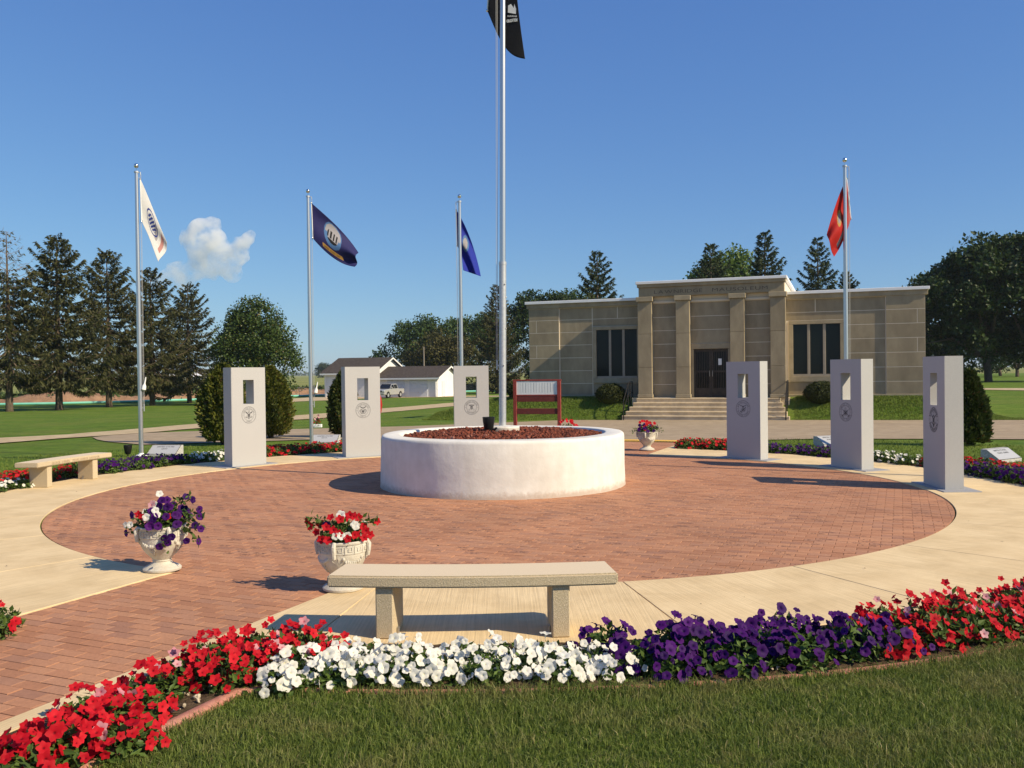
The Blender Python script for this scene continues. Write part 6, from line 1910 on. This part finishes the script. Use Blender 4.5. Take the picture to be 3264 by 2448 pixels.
spec = rand_spec(['purple'], 30, .22, .21, 1, (-.2, 1.2)) + rand_spec(['white'], 7, .2, .26, 2, (-1, .1), .1) + rand_spec(['red'], 4, .18, .24, 3, (-.6, .6), .12) + rand_spec(['pink'], 3, .18, .2, 4, (-1, -.3), .1)
spec += [('white', (-.27, -.10, .04), (-.2, -1, .1)), ('white', (-.22, -.14, .05), (0, -1, .1)), ('purple', (-.27, -.1, -.03), (-.5, -1, 0)), ('purple', (-.24, -.05, .12), (-.3, -1, .2)),
         ('purple', (.10, -.20, -.06), (0, -1, 0)), ('purple', (.13, -.20, -.10), (0, -1, -.2)), ('purple', (.06, -.21, -.13), (0, -1, -.3)), ('purple', (.16, -.19, -.05), (.2, -1, 0)), ('purple', (.26, -.12, -.10), (.5, -1, 0)), ('purple', (.36, -.1, -.11), (1, -.5, 0)),
         ('purple', (.36, -.06, .10), (.8, -.8, .1)), ('purple', (.35, -.04, .16), (.9, -.6, .2)), ('purple', (.33, -.1, .03), (.6, -1, 0)), ('purple', (.38, -.1, .0), (.8, -1, .2)), ('purple', (.22, 0, .27), (.4, -.6, .6)), ('purple', (.28, 0, .24), (.9, -.3, .5))]
urn_flowers(l0, spec, "purple, white and red petunias spilling from the urn at the left corner", 5, 620, .20, .20, [(.36, -.1, -.10), (.36, -.06, .1), (.36, -.08, .02), (-.25, -.1, .0), (.12, -.2, -.12), (.25, 0, .24)], 1.05)
l1 = URNS[1][0]
spec = rand_spec(['red'], 26, .20, .20, 6, (-1, .9)) + rand_spec(['white'], 8, .19, .20, 7, (.3, 1), .08) + [('purple', (-.10, -.12, .15), (0, -1, .2)), ('red', (-.27, -.05, .17), (-.5, -.6, .4)), ('red', (-.24, -.08, .14), (-.2, -1, .3)), ('red', (.28, -.02, .16), (.8, -.6, .1))]
urn_flowers(l1, spec, "red and white petunias filling the urn behind the foreground bench", 8, 560, .19, .17, [(-.27, -.05, .16), (.27, -.02, .15)], 1.05)
l2 = URNS[2][0]
spec = rand_spec(['red'], 16, .22, .24, 9, (-.7, .9)) + rand_spec(['purple'], 14, .27, .16, 10)
urn_flowers(l2, spec, "red and purple petunias in the urn right of the planter", 11, 420, .22, .18, [(-.32, -.05, .02), (.3, -.05, .05)], 1.15)
l3 = URNS[3][0]
urn_flowers(l3, rand_spec(['red'], 22, .22, .24, 12), "red petunias peeking over the planter rim behind the lava rock", 13, 360, .22, .18, None, 1.15)

# grave flowers on the lawn behind
def grave_pot(x, y, cols, label, seed, pot=True):
    rg = np.random.default_rng(seed); z = gzf(x, y)
    t = empty("grave_flowers", (x, y, z), 0, label, "flowers", "grave flowers on the lawn")
    if pot: MB().box(-.16, .16, -.09, .09, 0, .13, .015).build("pot", M['ivory'], t)
    else: MB().lathe([(.05, 0), (.07, .16), (.06, .16), (.045, .02)], 12).build("vase", M['galv'], t, 'auto')
    P = rg.normal(0, .07, (60, 3)) + np.array([0, 0, .26]); V, F = leaves(P, np.full(60, .10), rg, .6, .4); link("foliage", npmesh("foliage", V, F, M['petleaf']), t)
    for k in range(12):
        p = rg.normal(0, .075, 3) + np.array([0, -.05, .33]); link("blossom", BLM[cols[k % len(cols)], k % 3], t, tuple(p), look(rg.normal(0, .5, 3) + np.array([.2, -1, .4]), 0), (1.4,) * 3)
grave_pot(-7.45, 34.5, ['red', 'pink'], "red grave flowers in a white pot on the lawn", 1)
grave_pot(-6.95, 35.0, ['white', 'pink'], "white and pink grave flowers beside the narrow arborvitae, taller bunch", 2, False)
grave_pot(-6.55, 33.6, ['white', 'red', 'pink'], "small mixed grave flowers hugging the narrow arborvitae", 3, False)
# red banner on a thin stake behind the navy monument
rb = empty("stake_banner", (-3.98, 27.0, gzf(-3.98, 27)), 0, "rolled red banner on a thin steel stake behind the navy monument", "banner")
MB().tube([(0, 0, -.1), (.0, 0, 1.35)], .016, 6).build("stake", M['galv'], rb)
bnr = MB(); bnr.tube([(.0, -.02, .62), (.03, -.02, .75), (.045, -.02, .95), (.03, -.02, 1.15), (.0, -.02, 1.33)], [.01, .035, .05, .04, .01], 8); bnr.build("cloth", CR_, rb, True)
# cleat covers hanging on the halyards
for (x, y, z) in ((-4.84, 22.19, 1.25), (-7.90, 19.33, 1.42)):
    b = MB().lathe([(.01, 0), (.05, .03), (.045, .10), (.018, .16), (.012, .30)], 10, cap=True).build("rope_weight", M['whitecloth'], None, 'auto', (x, y, z), (0, .2, 0))
    tag(b, "small white cloth bundle tied to the " + ("dark blue" if x > -5 else "white") + " flag's halyard", "bundle")

# ------------------------------------------------------------------ pebbles and grass
rg = np.random.default_rng(15)
pp = []
while len(pp) < 420:
    u, v = rg.uniform(-9.6, -7.6), rg.uniform(1.6, 2.02)
    pp.append(uv2w(u, v))
pp = np.array(pp)
V, F = scatter_rocks(np.c_[pp, .030 + rg.uniform(0, .01, len(pp))], rg.uniform(.004, .014, len(pp)), rg)
a_ = rg.uniform(R(-98), R(-60), 300); r_ = rg.uniform(7.75, 8.27, 300)
V2, F2 = scatter_rocks(np.c_[PC[0] + r_ * np.cos(a_), PC[1] + r_ * np.sin(a_), .03 + rg.uniform(0, .01, 300)], rg.uniform(.003, .009, 300), rg)
tag(link("pebbles", npmesh("pebbles", np.vstack([V, V2]), np.vstack([F, F2 + len(V)]), M['pebble'])), "small tan pebbles on the bare soil of the front bed", "pebbles", kind="stuff")

def blades(P, h, w, rg, bend=.6, lean=None):
    n = len(P)
    a = rg.uniform(0, 2 * math.pi, n); side = np.c_[np.cos(a), np.sin(a), np.zeros(n)]
    b = rg.uniform(0, 2 * math.pi, n); bd = np.c_[np.cos(b), np.sin(b), np.zeros(n)] * (rg.random(n) * bend)[:, None]
    up = np.array([0, 0, 1.0])
    h = h[:, None]; w = w[:, None]
    m = P + up * h * .55 + bd * h * .25; tip = P + up * h * (1 - .25 * np.linalg.norm(bd, axis=1, keepdims=True)) + bd * h
    V = np.stack([P - side * w, P + side * w, m + side * w * .75, m - side * w * .75, tip], 1).reshape(-1, 3)
    base = np.arange(n) * 5
    F = np.vstack([np.stack([base, base + 1, base + 2], 1), np.stack([base, base + 2, base + 3], 1), np.stack([base + 3, base + 2, base + 4], 1)])
    return V, F
rg = np.random.default_rng(17)
n = 380000
X, Y = rg.uniform(-2.6, 5.6, n), rg.uniform(3.2, 6.9, n)
rel = np.c_[X, Y] - PC
rad_ = np.linalg.norm(rel, axis=1); vv_ = rel @ PV; uu_ = rel @ PU
ok = (rad_ > 8.325 + .03 * rg.random(n)) & ((vv_ > 2.10)) & (np.abs(X) < .62 * Y + 1.5) & (rg.random(n) < np.clip(1.6 - (X - .6 * Y) / 1.2, 0, 1))
X, Y = X[ok], Y[ok]
patch = .5 + .5 * np.sin(2.1 * X + 1.3 * np.sin(1.7 * Y)) * np.sin(2.7 * Y + .8)
edge_ = np.exp(-((np.linalg.norm(np.c_[X, Y] - PC, axis=1) - 8.36) / .10) ** 2)
hgt = rg.uniform(.026, .066, len(X)) * (.75 + .5 * patch) * (1 + .35 * edge_)
V, F = blades(np.c_[X, Y, np.zeros(len(X)) - .004], hgt, rg.uniform(.0013, .0030, len(X)), rg, 1.0)
tag(link("grass", npmesh("grass", V, F, M['grass'])), "short mown grass of the near lawn with dry tan blades", "grass", kind="stuff")
n = 90000
a_ = rg.uniform(0, 2 * math.pi, n); r_ = 8.3 + 4.5 * rg.random(n) ** 1.3
X, Y = PC[0] + r_ * np.cos(a_), PC[1] + r_ * np.sin(a_)
uu_ = (X - PC[0]) * PU[0] + (Y - PC[1]) * PU[1]; vv_ = (X - PC[0]) * PV[0] + (Y - PC[1]) * PV[1]
ok = (Y > 11.5) & (np.abs(X) < .62 * Y) & ~((uu_ > 0) & (vv_ > WL - .5) & (vv_ < WR + .5)) & (Y < 23)
X, Y = X[ok], Y[ok]
V, F = blades(np.c_[X, Y, gz(X, Y) - .005], rg.uniform(.03, .065, len(X)), rg.uniform(.004, .008, len(X)), rg, .8)
tag(link("grass", npmesh("grass", V, F, M['grass2'])), "mown grass strip behind the far flower beds", "grass", kind="stuff")


n = 60000
lx = rg.uniform(-13, 13, n); ly = rg.uniform(-2.05, -.15, n)
X, Y = BC[0] + lx * BV[0] + ly * BN[0], BC[1] + lx * BV[1] + ly * BN[1]
ok = ~((lx > -3.6) & (lx < 3.4)); X, Y = X[ok], Y[ok]
V, F = blades(np.c_[X, Y, gz(X, Y) - .01], rg.uniform(.05, .11, len(X)), rg.uniform(.006, .012, len(X)), rg, .8)
tag(link("grass", npmesh("grass", V, F, M['grass2'])), "mown grass on the bank in front of the mausoleum", "grass", kind="stuff")
# dry leaves and crumbs blown onto the paving
n = 46
a_ = rg.uniform(0, 2 * math.pi, n); r_ = rg.uniform(2.2, 7.3, n)
pos = np.c_[PC[0] + r_ * np.cos(a_), PC[1] + r_ * np.sin(a_), np.full(n, .024)]
pos = np.vstack([pos, [(1.72, 6.74, .024), (-2.86, 7.52, .022), (-2.70, 7.58, .022), (-3.05, 7.40, .024), (1.35, 6.55, .024)]])
V, F = leaves(pos, np.full(len(pos), .026), rg, .0, .55)
V[:, 2] = np.clip(V[:, 2], .0195, .032)
tag(link("dry_leaves", npmesh("dry_leaves", V, F, M['twig'])), "few dry leaves scattered on the paving", "litter", kind="stuff")

# ------------------------------------------------------------------ cumulus cloud, three kilometres off
CD = 3000.0
def sky_dir(az, el): return Vector((math.sin(az) * math.cos(el), math.cos(az) * math.cos(el), math.sin(el)))
CC = sky_dir(-.322, .129) * CD
rg = np.random.default_rng(8)
cm = MB()
# (metres right, metres up, radius, depth)
puffs = [(-20, 62, 46, 0), (-58, 40, 30, 0), (10, 88, 26, 5), (18, 40, 40, -10), (-25, 20, 48, 10), (40, 10, 34, 0), (95, 25, 30, 5), (118, 48, 22, 0), (128, 62, 15, 0), (85, -8, 34, 10), (45, -28, 40, 20), (0, -38, 44, 25),
         (-40, -58, 32, 20), (-95, -62, 34, 10), (-125, -78, 26, 10), (-75, -90, 34, 25), (70, -60, 34, 25), (-160, -96, 30, 15)]
rt_ = CC.normalized().cross(Vector((0, 0, 1))).normalized(); up_v = rt_.cross(CC.normalized()); fw_ = CC.normalized()
for x, z, r, d in puffs:
    c = rt_ * x + up_v * z + fw_ * d
    cm.sphere(tuple(c), r, 14, 9)
    for k in range(9):
        q = unit(rg.normal(size=3)); q = Vector(q)
        cm.sphere(tuple(c + q * r * .82), r * rg.uniform(.28, .48), 10, 7)
cl = cm.build("cloud", None, None, False, tuple(CC))
m_, nt_, p_, N_, L_n = newmat('cloud_vapour')
N_.remove(p_)
pv = N_.new("ShaderNodeVolumePrincipled")
pv.inputs["Color"].default_value = (1, 1, 1, 1)
pv.inputs["Anisotropy"].default_value = .1
tc = N_.new("ShaderNodeTexCoord"); sp = N_.new("ShaderNodeSeparateXYZ"); L_n.new(tc.outputs["Object"], sp.inputs[0])
mr = N_.new("ShaderNodeMapRange"); mr.inputs[1].default_value = -90; mr.inputs[2].default_value = 70; mr.inputs[3].default_value = .012; mr.inputs[4].default_value = .045
L_n.new(sp.outputs[2], mr.inputs[0])
nz = noise(N_, L_n, .02, 4, .65, tc.outputs["Object"])
r_ = N_.new("ShaderNodeMapRange"); r_.inputs[1].default_value = .38; r_.inputs[2].default_value = .62; L_n.new(nz.outputs[0], r_.inputs[0])
mu = N_.new("ShaderNodeMath"); mu.operation = 'MULTIPLY'; L_n.new(mr.outputs[0], mu.inputs[0]); L_n.new(r_.outputs[0], mu.inputs[1])
L_n.new(mu.outputs[0], pv.inputs["Density"])
L_n.new(pv.outputs[0], N_["Material Output"].inputs["Volume"])
cl.data.materials.append(m_)
rm = cl.modifiers.new("merge", 'REMESH'); rm.mode = 'VOXEL'; rm.voxel_size = 5.0
tag(cl, "small white cumulus cloud low in the sky at the left", "cloud")

# ------------------------------------------------------------------ thin summer haze
hb = MB().box(-9000, 9000, -120, 11000, -2.6, 22.0)
hm, hnt, hp, hN, hL = newmat('haze_air')
hN.remove(hp)
hv = hN.new("ShaderNodeVolumePrincipled")
hv.inputs["Color"].default_value = (.82, .90, 1.0, 1)
hv.inputs["Density"].default_value = .00013
hv.inputs["Anisotropy"].default_value = .2
hL.new(hv.outputs[0], hN["Material Output"].inputs["Volume"])
ho = hb.build("haze", hm)
tag(ho, "thin pale haze over the far fields", "haze", kind="stuff")
